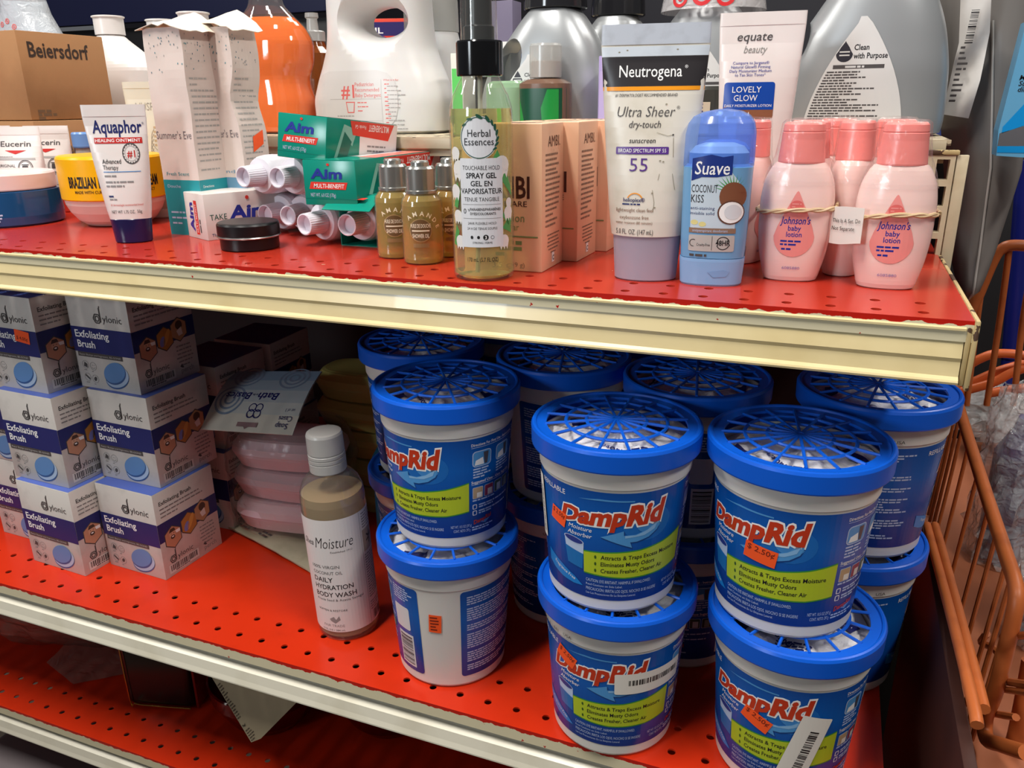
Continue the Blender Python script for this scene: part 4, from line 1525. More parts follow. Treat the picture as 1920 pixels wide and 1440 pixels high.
trap(92.6, 110.2, blk, 1)
trap(90.2, 92.6, P('orange_print', '#f0981c', .35), 1)
trap(110.4, 116.2, P('cool_white_print', '#cfd6de', .35, n=(60, '#a9adb3', .4)), 1)
a.text('Neutrogena', -2, 98.2, 7.4, WHITE, 2, 'c', b=.004, wd=39)
a.text('®', 19, 103, 2.0, WHITE, 2)
a.text('#1 DERMATOLOGIST RECOMMENDED BRAND', -4, 86.6, 1.9, DGREY, 1, 'c', sh=.1, wd=39)
a.text('Ultra Sheer', -4, 74.6, 6.6, DGREY, 1, 'c', b=-.008, sh=.2, wd=36)
a.text('®', 15.5, 79, 2, DGREY, 1)
a.text('dry-touch', -4, 68.0, 4.4, DGREY, 1, 'c', sh=.16, wd=20)
a.text('sunscreen', -5, 58.7, 3.4, BLACK, 1, 'c', sh=.16, wd=16.5)
a.rect(-21.5, 51.9, 33.5, 4.5, P('purple_print', '#5a3486', .35), 1, .6)
a.text('BROAD SPECTRUM SPF 55', -4.8, 53.0, 2.4, WHITE, 2, 'c', wd=30.5)
a.text('55', -6.5, 41.4, 8.6, P('purple_print', '#5a3486', .35), 1, 'c', b=-.006, wd=11.5)
a.arc(-8, 22.6, 5.5, .7, P('orange_print', '#f0981c', .35), 1, 25, 155, 14)
a.text('helioplex®', -8.5, 22.4, 2.6, NAVY, 1, 'c', b=.01, wd=14)
a.para(-16, 20.4, 15, 1, 2, .9, NAVY, 1, 2)
for s_, y, wd, h_ in (('lightweight clean feel', 16.0, 24, 2.5), ('oxybenzone free', 11.4, 19, 2.5), ('water resistant (80 minutes)', 8.2, 24, 1.9)):
    a.text(s_, -8, y, h_, TAUPE, 1, 'c', wd=wd)
a.text('5.0 FL. OZ. (147 mL)', -7.5, 1.6, 3.4, DGREY, 1, 'c', wd=24.5)
scf = P('scuff_mark', '#8f8670', .6)
for pts in ([(4, 65), (11, 63), (14, 63.6)], [(14.5, 62), (15, 50)], [(15, 40), (17, 30)], [(7, 40), (6.2, 36)], [(3, 30), (4.5, 22), (4, 16)]): a.line(pts, .25, scf, 1)
a.ell(14.2, 63.6, .6, .6, DGREY, 2, 8)
for x, y in ((7, 48), (9, 47.4), (3, 28), (9, 82), (-22, 113), (-17, 114), (14, 114), (5, 19)): a.ell(x, y, .7, .4, scf, 2, 8)
squeeze_tube('sunscreen_tube', 'tall grimy sunscreen tube with black and orange bands on a lavender cap', 'tube', (-0.1157, 0.5390, ZT), R(9),
             (0, .0330, .0415, .030, .0455, .0325), secs, DIRT, P('lavender_grey_cap', '#a39cac', .35), a, P('crimp_cool_white', '#c3c8d2', .35, n=(70, '#8d9096', .5)))

# ------------------------------------------------------------------ deodorant sticks


def make_deo():
    t = thing('deodorant_stick', 'x', 'stick', group='blue deodorant sticks')
    B1, B2 = P('deo_blue_body', '#6fa2cc', .28), P('deo_pale_base', '#86b2de', .28)
    mb = MB()
    loft(mb, [(0, .0190, .0118, 2.4), (.0012, .0198, .0125, 2.4), (.016, .0208, .0135, 2.4), (.0178, .0208, .0135, 2.4)], B2)
    arr = L()
    arr.poly([(-2, 9.6), (8, 11.0), (12, 10), (10, 6.6), (2, 6)], P('deo_arrow_relief', '#7aa6d4', .25), 1)
    arr.put(mb, on_front([(0, .0198, .0125, 2.4), (.0178, .0208, .0135, 2.4)]), .003)
    mb.build('dial_base', t)
    body = [(.0182, .0203, .0132, 2.4), (.03, .0208, .0136, 2.4), (.06, .0212, .0138, 2.4), (.0745, .0214, .0140, 2.4)]
    mb = MB()
    loft(mb, body + [(.0765, .0185, .0118, 2.4), (.0830, .0183, .0116, 2.4), (.0870, .0150, .0092, 2.3), (.0890, .009, .005, 2.2)], [B1, B1, B1, B1, P('deo_gel_blue', '#4f9cd4', .25), P('deo_white_dome', '#cfe0e6', .3), P('deo_white_dome', '#cfe0e6', .3)])
    a = L()
    lab = P('deo_label_print', '#c3d2dd', .35)
    a.poly([(-14.5, 9.5), (13, 9.5), (13.8, 38), (8, 45), (-8, 46), (-16, 45)], lab, 1)
    a.rect(-15.2, 6.4, 29, 3.2, TAUPE, 1)
    a.rect(-15.0, -5.2, 28.5, 10.4, P('deo_tan_print', '#b7b3ae', .35), 1, 1)
    a.rect(-.4, -4.4, .3, 9, DGREY, 2)
    a.poly([(-15.5, 38.5), (-9, 41), (0, 41), (9, 42.5), (9, 54), (3, 53), (-4, 54.5), (-15.5, 52)], P('deo_navy_print', '#20357f', .3), 3)
    a.text('Suave', -3.2, 42.6, 8.2, WHITE, 4, 'c', b=.008, sh=.1, wd=21)
    a.text('COCONUT', -15, 31.6, 5.0, BLACK, 2, wd=16)
    a.text('KISS', -15, 25.4, 5.0, BLACK, 2, wd=8)
    for i, s_ in enumerate(('anti-staining', 'invisible solid')): a.text(s_, -15, 21 - 3.2 * i, 2.0, NAVY, 2, wd=15)
    for i in range(11):
        an = R(40 + 12 * i)
        a.poly([(10, 31), (10 + 12 * math.cos(an) - .5, 31 + 12 * math.sin(an)), (11.5, 32)], LEAFM, 2)
    a.ell(10.5, 29.5, 8.2, 8.6, P('coconut_brown_print', '#7d4c33', .5), 3)
    a.ell(10, 19.5, 8.2, 7.4, P('coconut_shell_print', '#5f3b2c', .5), 4)
    a.ell(10.2, 19.5, 7.4, 6.6, WHITE, 5)
    a.ell(11.2, 19.8, 5.2, 4.6, P('coconut_shadow_print', '#d6d8dc', .5), 6)
    for x, y in ((-12, 13), (-7, 12)): a.ell(x, y, 2.4, 1.6, P('blossom_yellow_print', '#d8cf8a', .5), 2, 10)
    a.text('antiperspirant deodorant', -13, 7.2, 1.7, PALE, 2, wd=22)
    a.text('48HR', 6.6, -1.2, 3.4, BLACK, 2, 'c', b=.02, wd=9)
    a.arc(6.6, .2, 4.2, .5, BLACK, 2, 20, 160, 12)
    a.arc(6.6, .2, 4.2, .5, BLACK, 2, 200, 340, 12)
    a.text('Cruelty-Free', -9.8, -1.8, 1.8, BLACK, 2, wd=8.4)
    a.arc(-12, 0, 2.4, .4, BLACK, 2, 60, 280, 12)
    a.para(-14, -8.6, 26, 1, 2, 1.5, DGREY, 2, 4)
    a.put(mb, on_front(body, .0280), .003, .004, base=.0002)
    mb.build('stick_body', t)
    cap = [(.0752, .0217, .0143, 2.4), (.080, .0217, .0143, 2.4), (.094, .0214, .0140, 2.4), (.1005, .0200, .0128, 2.3), (.1045, .0170, .0105, 2.2), (.1072, .0115, .0068), (.1084, .004, .0025)]
    mb = MB()
    loft(mb, cap, film('blue_dome_plastic', '#c4d8ff', .28, '#93b3f4', .12, None, .35), 44, (False, True))
    mb.build('dome_cap', t)
    return t


deo = make_deo()
deo.location, deo.rotation_euler = (-0.0715, 0.5365, ZT), (0, 0, R(6))
deo['label'] = 'pale blue deodorant stick with coconut label, standing in front'
dup(deo, (-0.0750, 0.5770, ZT), R(-8), 'blue deodorant stick hidden behind the one with the coconut label')

# ------------------------------------------------------------------ baby lotion bottles


def make_lotion():
    t = thing('lotion_bottle', 'x', 'bottle', group='pink baby lotion bottles')
    PK = P('pink_lotion_plastic', '#f0cdc5', .22, sss=.1)
    body = [(0, .0150, .0098, 2.3), (.0008, .0168, .0112, 2.3), (.006, .0184, .0125, 2.3), (.020, .0214, .0140, 2.2), (.036, .0229, .0145, 2.2), (.050, .0231, .0145, 2.2), (.062, .0218, .0138, 2.2), (.0700, .0190, .0126, 2.2),
            (.0755, .0155, .0112, 2.1), (.0765, .0130, .0105, 2.1)]
    body = fine(body, .003)
    mb = MB()
    loft(mb, body, PK, 44)
    mb.build('bottle_body', t)
    mb = MB()
    CP = P('coral_cap_plastic', '#f68c84', .25, sss=.1)
    loft(mb, [(.0755, .0142, .0117, 2.2), (.0765, .0144, .0119, 2.2), (.0900, .0133, .0112, 2.2), (.0940, .0131, .0112, 2.3), (.0946, .0126, .0107, 2.3), (.0952, .0129, .0110, 2.4), (.0990, .0124, .0106, 2.5), (.1004, .0110, .0094, 2.5)], CP, 40)
    mb.build('flip_cap', t)
    mb = MB()
    a = L()
    DP, DP2 = P('drop_coral_print', '#e8908a', .3), P('drop_deep_print', '#dd6a66', .3)
    n = 28
    drop = [(12.5 * math.cos(t_) * (1 if math.sin(t_) < 0 else (1 - .75 * math.sin(t_) ** 1.2)), 26 + (13 if math.sin(t_) < 0 else 29) * math.sin(t_)) for t_ in (2 * math.pi * i / n for i in range(n))]
    a.poly(drop, DP, 1)
    a.ell(0, 45.5, 4.2, 3.6, DP2, 2)
    a.para(-3, 46.5, 6, 2, 1.8, .8, DP, 3, 2)
    a.text("Johnson's", 0, 34.2, 4.8, AIMB, 2, 'c', b=.01, sh=.15, wd=18)
    a.text('baby', 0, 30, 3.4, AIMB, 2, 'c', b=.01, wd=8)
    a.text('lotion', 0, 26, 3.4, AIMB, 2, 'c', b=.01, wd=9.5)
    a.para(-8, 22.6, 16, 2, 2.2, 1.1, AIMB, 2, 3)
    a.para(-7, 17.4, 14, 1, 2.2, 1.2, AIMB, 2, 4)
    a.text('6085880', 0, 4.6, 1.9, P('lotion_violet_ink', '#8a78b0', .4), 2, 'c', wd=11)
    a.put(mb, on_front(body, .004), .003, .004, base=.0002)
    mb.build('label', t)
    FW = film('shrink_wrap', '#ffffff', .04, '#fbe4e0', .06, (90, .5), .45)
    mb = MB()
    loft(mb, [(.062, .0226, .0146, 2.2), (.072, .0200, .0136, 2.2), (.080, .0165, .0129, 2.2), (.090, .0150, .0123, 2.2), (.1000, .0138, .0115, 2.3), (.1020, .0116, .0098, 2.4), (.1024, .004, .003)], FW, 44, (False, True))
    mb.build('shrink_film', t)
    return t


lo0 = make_lotion()
LOTS = [(-0.0235, 0.5670, 3, 'front left pink baby lotion bottle with a rubber band'), (0.0350, 0.5610, -1, 'front right pink baby lotion bottle nearest the shelf end'),
        (0.0085, 0.5985, 78, 'pink lotion bottle seen side-on behind the paper tag'), (0.0330, 0.6340, 4, 'pink lotion bottle at back right, behind the one by the shelf end'),
        (-0.0215, 0.6130, 4, 'pink lotion bottle directly behind the front left one'), (-0.0040, 0.6530, 0, 'rearmost pink lotion bottle, cap against the silver jug label'),
        (-0.0600, 0.6225, 70, 'pink lotion bottle squeezed between the blue deodorant and the front left bottle')]
for i, (x, y, rz, lb) in enumerate(LOTS):
    if i == 0: lo0.location, lo0.rotation_euler, lo0['label'] = (x, y, ZT), (0, 0, R(rz)), lb
    else: dup(lo0, (x, y, ZT), R(rz), lb)
RUB = P('tan_rubber', '#c9ad86', .45)


def band(fx, fy, frz, bx, by, z, lb, tw):
    """hugs the front bottle and the back bottle of a pair"""
    mb = MB()
    pts = []
    for (cx, cy, a0) in ((bx, by, 0), (fx, fy, 180)):
        for i in range(19):
            a = R(a0 + 180 * i / 18)
            c_, s_ = math.cos(a), math.sin(a)
            pts.append((cx - fx + .0246 * math.copysign(abs(c_) ** (2 / 2.2), c_), cy - fy + .0162 * math.copysign(abs(s_) ** (2 / 2.2), s_),
                        .0020 * math.sin(a + tw) + .0006 * math.sin(3 * a)))
    n = len(pts)
    for off in (0, math.pi):
        q = []
        for i, p_ in enumerate(pts):
            a = 2 * math.pi * i / n * 7 + off
            q.append((p_[0] * (1 + .010 * math.cos(a)), p_[1] * (1 + .010 * math.cos(a)), p_[2] + .0008 * math.sin(a)))
        tube(mb, q, .0010, RUB, 6, True, 2)
    tag(mb.build('rubber_band', None, (fx, fy, z), frz), lb, 'rubber band', 'rubber bands round the lotion pairs')


band(-0.0235, 0.5670, 0, -0.0215, 0.6130, ZT + .0475, 'twisted tan rubber band around the front left lotion bottle', 1.0)
band(0.0350, 0.5610, 0, 0.0330, 0.6340, ZT + .0455, 'twisted tan rubber band around the front right lotion bottle', 2.0)
# paper tag held by the band
mb = MB()
c0_, c1_ = spot(1558, 420, y=0.5610), spot(1617, 425, y=0.5440)
g = []
for j in range(5):
    row = []
    for i in range(9):
        s_ = i / 8
        row.append((c0_.x + (c1_.x - c0_.x) * s_, c0_.y + (c1_.y - c0_.y) * s_ - .003 * math.sin(s_ * 3), 1.0990 - .0225 * j / 4 + .002 * s_ + .0015 * math.sin(j + s_ * 4) * .4))
    g.append(row)
sheet(mb, g, PAPER, -0.0003)
a = L()
a.text('This Is A Set. Do', 1, 13.2, 2.6, BLACK, 1, wd=22)
a.text('Not Separate', 1, 8.4, 2.6, BLACK, 1, wd=18)


def on_tag(u, v, h):
    s_ = u / .0252
    return (c0_.x + (c1_.x - c0_.x) * s_, c0_.y + (c1_.y - c0_.y) * s_ - .003 * math.sin(s_ * 3) - .0008 - h, 1.0765 + v + .002 * s_)


a.put(mb, on_tag, .003)
tag(mb.build('paper_tag', None), 'white paper tag held by the band between the lotion bottles', 'tag')

# white lotion tube with the blue panel
secs = tube_secs(0.042, 0.030, 0.0610, 0.022, 0.1745, 0.0095)
a = L()
a.text('equate', -5, 133, 6.4, DGREY, 1, 'c', b=.004, sh=.18, wd=25)
a.text('beauty', -4, 124.6, 5.4, P('silver_script_print', '#b5b0aa', .25, .5), 1, 'c', sh=.25, wd=16)
for i, s_ in enumerate(('Compare to Jergens®', 'Natural Glow® Firming', 'Daily Moisturizer Medium', 'to Tan Skin Tones*')):
    a.text(s_, -6, 116.8 - 2.8 * i, 2.1, AIMB, 1, 'c', wd=(26, 28, 30, 22)[i])
a.rect(-24, 84.8, 36.5, 19.4, P('royal_blue_print', '#1446a4', .3), 1, 2)
a.rect(-24, 78.4, 36.5, 8.6, P('bronze_print', '#8a5a40', .3), 1, 2)
a.rect(-24, 84.8, 36.5, 8, P('royal_blue_print', '#1446a4', .3), 2)
a.text('LOVELY', -7.5, 97.0, 4.5, WHITE, 3, 'c', wd=21)
a.text('GLOW', -8, 91.0, 4.5, WHITE, 3, 'c', wd=17)
a.text('DAILY MOISTURIZER LOTION', -6, 86.8, 1.9, WHITE, 3, 'c', wd=34)
for x in (-15, -9, -5): a.poly([(x - 1, 80.5), (x + 1, 80.5), (x, 83.5)], WHITE, 3)
a.text('natural', 1, 73, 2.6, AIMB, 1, wd=8)
p = spot(1417, 200, y=0.668)
squeeze_tube('lotion_tube', 'tall white lotion tube with a blue panel behind the deodorant', 'tube', (p.x, 0.668, ZT), R(6), (0, .023, .036, .025, .041, .028), secs, PINKISH, P('tube_blush_cap', '#d9c0ae', .3), a)

# ------------------------------------------------------------------ big bottles on the raised deck at the back


def cut_hole(o, cutters):
    """real openings (handles): subtract closed loft meshes"""
    for mb in cutters:
        c = mb.build('cutter', None)
        c.location = o.location
        m = o.modifiers.new('cut', 'BOOLEAN')
        m.operation, m.solver, m.object = 'DIFFERENCE', 'EXACT', c
        bpy.context.view_layer.update()
        me = bpy.data.meshes.new_from_object(o.evaluated_get(bpy.context.evaluated_depsgraph_get()))
        o.modifiers.clear()
        old = o.data
        o.data = me
        bpy.data.meshes.remove(old)
        bpy.data.objects.remove(c)
    me.polygons.foreach_set('use_smooth', [True] * len(me.polygons))
    me.set_sharp_from_angle(angle=R(50))
    return o


def oval_cutter(cx, cz, rx, rz, d, mat, tilt=0.0, flare=0.006):
    """a tunnel along Y, flared at both mouths"""
    mb = MB()
    vs, n = [], 36
    prof = [(-d, flare * 3), (-d * .6, flare), (-d * .2, 0), (d * .2, 0), (d * .6, flare), (d, flare * 3)]
    for y, f in prof:
        for i in range(n):
            a = 2 * math.pi * i / n
            u, v = (rx + f) * math.cos(a), (rz + f) * math.sin(a)
            vs.append((cx + u * math.cos(tilt) - v * math.sin(tilt), y, cz + u * math.sin(tilt) + v * math.cos(tilt)))
    k = len(prof)
    mb.add(vs, [(q * n + i, q * n + (i + 1) % n, (q + 1) * n + (i + 1) % n, (q + 1) * n + i)[::-1] for q in range(k - 1) for i in range(n)], mat, True)
    mb.add(vs[:n], [tuple(range(n))], mat)
    mb.add(vs[(k - 1) * n:], [tuple(range(n - 1, -1, -1))], mat)
    return mb


# white baby detergent jug with a handle hole
JUG = P('white_jug_plastic', '#dcdad8', .32, sss=.1)
t = thing('detergent_jug', 'big white detergent jug with an oval handle hole and pink print', 'jug', (-0.4640, 0.8050, ZD))
js = [(0, .070, .040, 3), (.003, .0755, .0445, 3), (.030, .0765, .0455, 3), (.050, .0715, .0450, 2.8), (.070, .0640, .0430, 2.6), (.085, .0590, .0410, 2.6), (.105, .0565, .0395, 2.6), (.140, .055, .0385, 2.6),
      (.165, .050, .037, 2.6), (.182, .034, .030, 2.4), (.188, .022, .022)]
js = fine(js)
mb = MB()
loft(mb, js, JUG, 56)
jb = mb.build('jug_body', None, (-0.4640, 0.8050, ZD))
cut_hole(jb, [oval_cutter(.0120, .1090, .0270, .0150, .06, JUG, 0.0, .014)])
jb.parent = t
jb.location = (0, 0, 0)
a = L()
PKI, PKL = P('jug_pink_print', '#dc6a66', .4), P('jug_grey_print', '#a8a3a2', .4)
a.rect(-64, 2, 104, 58, P('jug_label_print', '#d3d0ce', .35), 0, 22)
a.text('#1', -25, 34, 13, PKI, 1, b=.015, wd=16)
for i, s_ in enumerate(('Pediatrician', 'Recommended', 'Baby Detergent')): a.text(s_, -8, 45 - 5.3 * i, 3.8, PKI, 1, wd=(22, 28, 30)[i])
a.rect(-40, 32.4, 62, .3, PKL, 1)
a.rect(22.3, 3, .3, 48, PKL, 1)
a.poly([(-20, 30), (-9, 30), (-10.5, 19), (-18.5, 19)], PKI, 1)
a.poly([(-19, 29), (-10, 29), (-11.4, 20), (-17.6, 20)], P('jug_label_print', '#d3d0ce', .35), 2)
a.para(-6, 28.6, 14, 3, 4, 1.0, PKI, 1, 3)
a.para(-32, 15.4, 50, 1, 3, 1.2, PKL, 1, 4)
a.rect(-40, 11, 62, .3, PKL, 1)
for x in (-30, -10, 8):
    a.arc(x, 5.6, 4, .5, PKI, 1)
    a.ell(x, 5.6, 1.8, 1.4, PKI, 1, 10)
a.text('What is it for', 25, 49.5, 2, PKI, 1, wd=16)
for i in range(11):
    a.para(26, 46 - 4.1 * i, 9, 1, 3, 1.0, PKI, 1, 30 + i)
    a.para(29, 44 - 4.1 * i, 26, 1, 3, .9, PKL, 1, 60 + i)
mb = MB()
a.put(mb, on_front(js, 0.002), .004, .004, base=.0004)
mb.build('label', t)

# white bottle with a frosted cap right of the jug
p = spot(815, 200, y=0.888)
t = thing('detergent_bottle', 'white bottle with a frosted measuring cap between the jug and the spray bottle', 'bottle', (p.x, 0.888, ZD))
mb = MB()
loft(mb, [(0, .036, .030, 3), (.003, .040, .034, 3), (.055, .039, .033, 2.8), (.085, .033, .031, 2.4), (.104, .0300, .0290)], JUG)
mb.build('bottle_body', t)
mb = MB()
lathe(mb, [(.0310, .105), (.0305, .135), (.0290, .150)], FROST)
mb.build('measuring_cap', t)

# orange dish soap
SOAP = P('orange_dish_soap', '#ff7406', .06, trans=.12, ior=1.33, spec=.6, sss=.2)
p = spot(513, 150, y=0.785)
t = thing('dish_soap_bottle', 'big clear bottle of bright orange dish soap', 'bottle', (p.x, 0.7850, ZD))
ss = [(0, .042, .027, 2.6), (.003, .0465, .031, 2.6), (.030, .0470, .032, 2.4), (.055, .0425, .030, 2.3), (.075, .0490, .032, 2.3), (.090, .0505, .032, 2.3), (.105, .045, .029, 2.2), (.120, .030, .022), (.132, .019, .017), (.150, .016, .016)]
ss = fine(ss)
mb = MB()
loft(mb, ss, CLEAR, 48, (True, True))
mb.build('bottle_body', t)
lv = .1175
li = [(z, rx - .0012, ry - .0012, p_) for z, rx, ry, p_ in [s[:4] for s in ss] if z < lv]
rx, ry, p_, _, _ = interp(ss, lv)
mb = MB()
loft(mb, [(max(.0012, z), a_, b_, c_) for z, a_, b_, c_ in li] + [(lv, rx - .0012, ry - .0012, p_)], SOAP, 48)
mb.build('liquid', t)
p = spot(590, 100, y=0.93)
t = thing('dish_soap_bottle', 'clear bottle of brown soap with a white pull cap, behind the orange one', 'bottle', (p.x, 0.93, ZD))
mb = MB()
loft(mb, [(0, .030, .022, 2.6), (.003, .033, .025, 2.6), (.060, .033, .025, 2.4), (.090, .026, .021), (.098, .016, .015), (.104, .0135, .0135)], P('brown_soap', '#8a4a22', .08, trans=.5, ior=1.33))
mb.build('bottle_body', t)
mb = MB()
lathe(mb, [(.0150, .1045), (.0150, .1150), (.0135, .1165), (.0075, .1170), (.0065, .1300), (.0085, .1320), (.0080, .1370)], FROST, 32)
mb.build('pull_cap', t)

# printed carton seen through the jug's handle
a = L()
a.rect(0, 38, 80, 16, P('carton_indigo', '#2a2260', .4), 1)
a.rect(0, 0, 80, 38, P('carton_scarlet', '#d5402c', .4), 1)
a.ell(42, 20, 17, 19, P('carton_cobalt', '#2a3f9c', .4), 2)
a.ell(44, 16, 13, 15, P('carton_pearl', '#c9c4cc', .4), 3)
a.text('SSIL', 24, 41, 7, WHITE, 2, b=.02, wd=24)
p = spot(715, 45, y=0.98)
carton('laundry_box', 'red and indigo printed box glimpsed through the jug handle', 'box', 0.080, 0.04, 0.130, (p.x - .003, 0.98, ZD), R(20), P('carton_scarlet', '#d5402c', .4),
       {'front': (lambda q: (setattr(q, 'q', [([(x, y + 72) for x, y in pts], fs, m, ly) for pts, fs, m, ly in a.q]), q)[1])(L())})

# white bottles by the cartons
for i, (px, py, y, r, lb, g_) in enumerate(((228, 30, 0.905, .0490, 'tall white bottle with a screw cap beside the stacked cardboard cartons', 1), (382, 22, 0.915, .0440, 'white bottle whose cap shows above the crumpled cartons', 1),
                                            (318, 36, 1.00, .0440, 'rear white bottle, only its cap showing left of the others', 1))):
    q = spot(px - (20 if i == 0 else 0), py, y=y)
    if i == 0:
        t = thing('white_bottle', lb, 'bottle', (q.x + .012, y, ZD), 0, 'plain white bottles')
        H = q.z - ZD
        mb = MB()
        loft(mb, fine([(0, r - .004, .030, 3), (.003, r, .034, 3), (H - .070, r, .034, 3), (H - .046, r * .74, .027, 2.4, -.010), (H - .026, .0185, .0185, 2, -.018), (H - .024, .0160, .0160, 2, -.018)]), WHITE_P)
        mb.build('bottle_body', t)
        mb = MB()
        lathe(mb, [(.0190, H - .0235), (.0190, H - .003), (.0208, H - .002), (.0208, H - .0005), (.0195, H)], WHITE_P, 40, cx=-.018)
        mb.build('screw_cap', t)
        wb, wh = t, H
    else:
        dup(wb, (q.x, y, q.z - wh), 0, lb)

# pale jug behind the cardboard cartons, with a printed film over its neck
p = spot(62, 30, y=0.975)
t = thing('detergent_jug', 'pale blue-white jug behind the cardboard cartons with red-printed film on it', 'jug', (p.x - .030, 0.985, ZD))
mb = MB()
loft(mb, [(0, .070, .040, 3), (.09, .074, .044, 3), (.115, .066, .040, 2.6), (.150, .040, .032), (.18, .028, .028)], P('pale_blue_jug', '#c3d0da', .3))
mb.build('jug_body', t)
mb = MB()
loft(mb, [(.112, .0700, .0425, 2.5, .004), (.135, .0520, .038, 2.3, .004), (.165, .036, .034, 2, .004), (.185, .031, .031, 2, .004)], film('milky_film', '#e9ebee', .55, '#dfe2e6', .2, (60, .6), .5), 40, (False, False))
a = L()
for x, y in ((-6, 26), (6, 30), (18, 22), (0, 14)): a.arc(x, y, 4, 1.4, PKI, 1, n=16); a.ell(x, y, 1.4, 1.4, PKI, 1, 10)
a.put(mb, on_front([(.112, .0700, .0425, 2.5, .004), (.135, .0520, .038, 2.3, .004), (.165, .036, .034, 2, .004), (.185, .031, .031, 2, .004)], .122), .004, .004, base=.0005)
mb.build('printed_film', t)

# silver detergent bottles
SIL = P('silver_bottle_plastic', '#abaeb0', .34, .5)
SILD = P('silver_bottle_edge', '#8d9092', .36, .5)
LBW = P('bottle_label_white', '#cfcdcb', .35)


def silver_body(w, h, hole):
    pr = [(0, .86, .86), (.02, .98, .98), (.10, 1.0, 1.0), (.35, .96, 1.0), (.55, .86, .95), (.72, .70, .88), (.85, .55, .80), (.95, .42, .70), (1.0, .34, .62)]
    cx = [0, 0, 0, .02, .05, .10, .12, .13, .13]
    secs = [(h * z, w / 2 * a_, .042 * b_, 2.6, w / 2 * c_) for (z, a_, b_), c_ in zip(pr, cx)]
    secs = fine(secs)
    mb = MB()
    loft(mb, secs, SIL, 64)
    return mb, secs


def silver_label(x0, wd, ht):
    a = L()
    n = 12
    lf = [(x0 - wd / 2 + wd * .46 * (i / n) ** 1.7, ht * i / n) for i in range(n + 1)]
    rt = [(x0 + wd / 2 - wd * .40 * (i / n) ** 1.9, ht * i / n) for i in range(n, -1, -1)]
    top_ = [(x0 - wd * .02, ht * 1.06), (x0 + wd * .04, ht * 1.06)]
    a.poly(lf + top_ + rt, LBW, 1)
    yb = ht * .60
    a.rect(x0 - wd * .24, yb, wd * .50, ht * .035, DGREY, 2)
    a.para(x0 - wd * .12, yb + ht * .008, wd * .24, 1, 2, ht * .018, LBW, 3, 2)
    a.poly([(x0 - wd * .14 + ht * .075 * math.sin(t_) * (1 if math.cos(t_) < 0.2 else .8 * (1 - max(0, math.cos(t_)) ** 2)), ht * .73 + ht * (.07 if math.cos(t_) < 0 else .12) * math.cos(t_)) for t_ in (2 * math.pi * i / 24 for i in range(24))], P('drop_charcoal_print', '#2c2a33', .4), 2)
    a.rect(x0 - wd * .19, ht * .715, wd * .10, ht * .012, LBW, 3)
    a.rect(x0 - wd * .19, ht * .745, wd * .10, ht * .012, LBW, 3)
    a.text('Clean', x0 - wd * .05, ht * .765, ht * .052, BLACK, 2, b=.02, wd=wd * .145)
    a.text('with Purpose', x0 - wd * .05, ht * .69, ht * .052, BLACK, 2, b=.02, wd=wd * .33)
    rows = 22
    for i in range(rows):
        y = ht * .565 - ht * .55 * i / rows
        k = (y / ht)
        xl, xr = x0 - wd / 2 + wd * .46 * k ** 1.7, x0 + wd / 2 - wd * .40 * k ** 1.9
        a.para(xl + wd * .03, y, xr - xl - wd * .07, 1, 2, ht * .013, DGREY, 2, 40 + i)
    return a


def silver(label, x, y, w, h, hole, lab, cap, seed):
    t = thing('detergent_bottle', label, 'bottle', (x, y, ZD), 0, 'silver detergent bottles')
    mb, secs = silver_body(w, h, hole)
    o = mb.build('bottle_body', None, (x, y, ZD))
    if hole: cut_hole(o, [oval_cutter(hole[0], hole[1], hole[2], hole[3], .07, SILD, hole[4], .004)])
    o.parent = t
    o.location = (0, 0, 0)
    if lab:
        mb = MB()
        silver_label(*lab).put(mb, on_front(secs, .002), .004, .005, base=.0005)
        mb.build('label', t)
    if cap:
        z0 = h + .0005
        mb = MB()
        lathe(mb, [(cap, z0), (cap + .0012, z0 + .001), (cap + .0006, z0 + .012), (cap * .90, z0 + .045), (cap * .86, z0 + .05)], P('black_smoke_cap', '#232326', .1), 48, cx=secs[-1][4], cy=0)
        mb.build('measuring_cap', t)
    return t


silver('large silver detergent bottle with a white print label at the right', 0.0080, 0.785, 0.134, 0.135, (-.0590, .072, .0130, .0250, R(-24)), (-4, 76, 84), .030, 1)
silver('silver detergent bottle with a black cap behind the spray bottle', -0.2780, 0.800, 0.135, 0.112, (-.0300, .064, .0130, .0220, R(-24)), (-4, 78, 66), .029, 2)
silver('silver bottle with a black cap behind the other black-capped one', -0.2400, 0.895, 0.115, 0.112, None, None, .027, 3)
silver('silver bottle with red-printed film over its cap behind the sunscreen tube', -0.1350, 0.820, 0.128, 0.113, None, (10, 72, 68), .026, 4)
# red and white film bag over the cap of the middle one
g = []
RF = film('white_printed_film', '#f1eeee', .5, '#ece8e8', .12, (50, .9), .7)
mb = MB()
secs = [(.106, .047, .042, 2.2), (.118, .045, .040, 2.2), (.135, .046, .042, 2.2), (.165, .045, .042, 2.2)]
loft(mb, secs, RF, 48, (False, True))
a = L()
for x, y, r in ((-24, 7, 7), (-4, 9, 9), (16, 7, 8), (30, 20, 7), (-14, 28, 8), (8, 34, 9), (-34, 24, 6), (26, 34, 7)):
    a.arc(x, y, r, r * .38, P('film_red_print', '#cf2f33', .3), 1, n=20)
    a.ell(x, y, r * .3, r * .3, P('film_red_print', '#cf2f33', .3), 1, 12)
a.put(mb, on_front(secs, .1075), .004, .004, base=.0006)
o = mb.build('film_bag', None, (-0.1240, 0.820, ZD))
tag(o, 'white film printed with red rings pulled over a silver bottle cap', 'film')

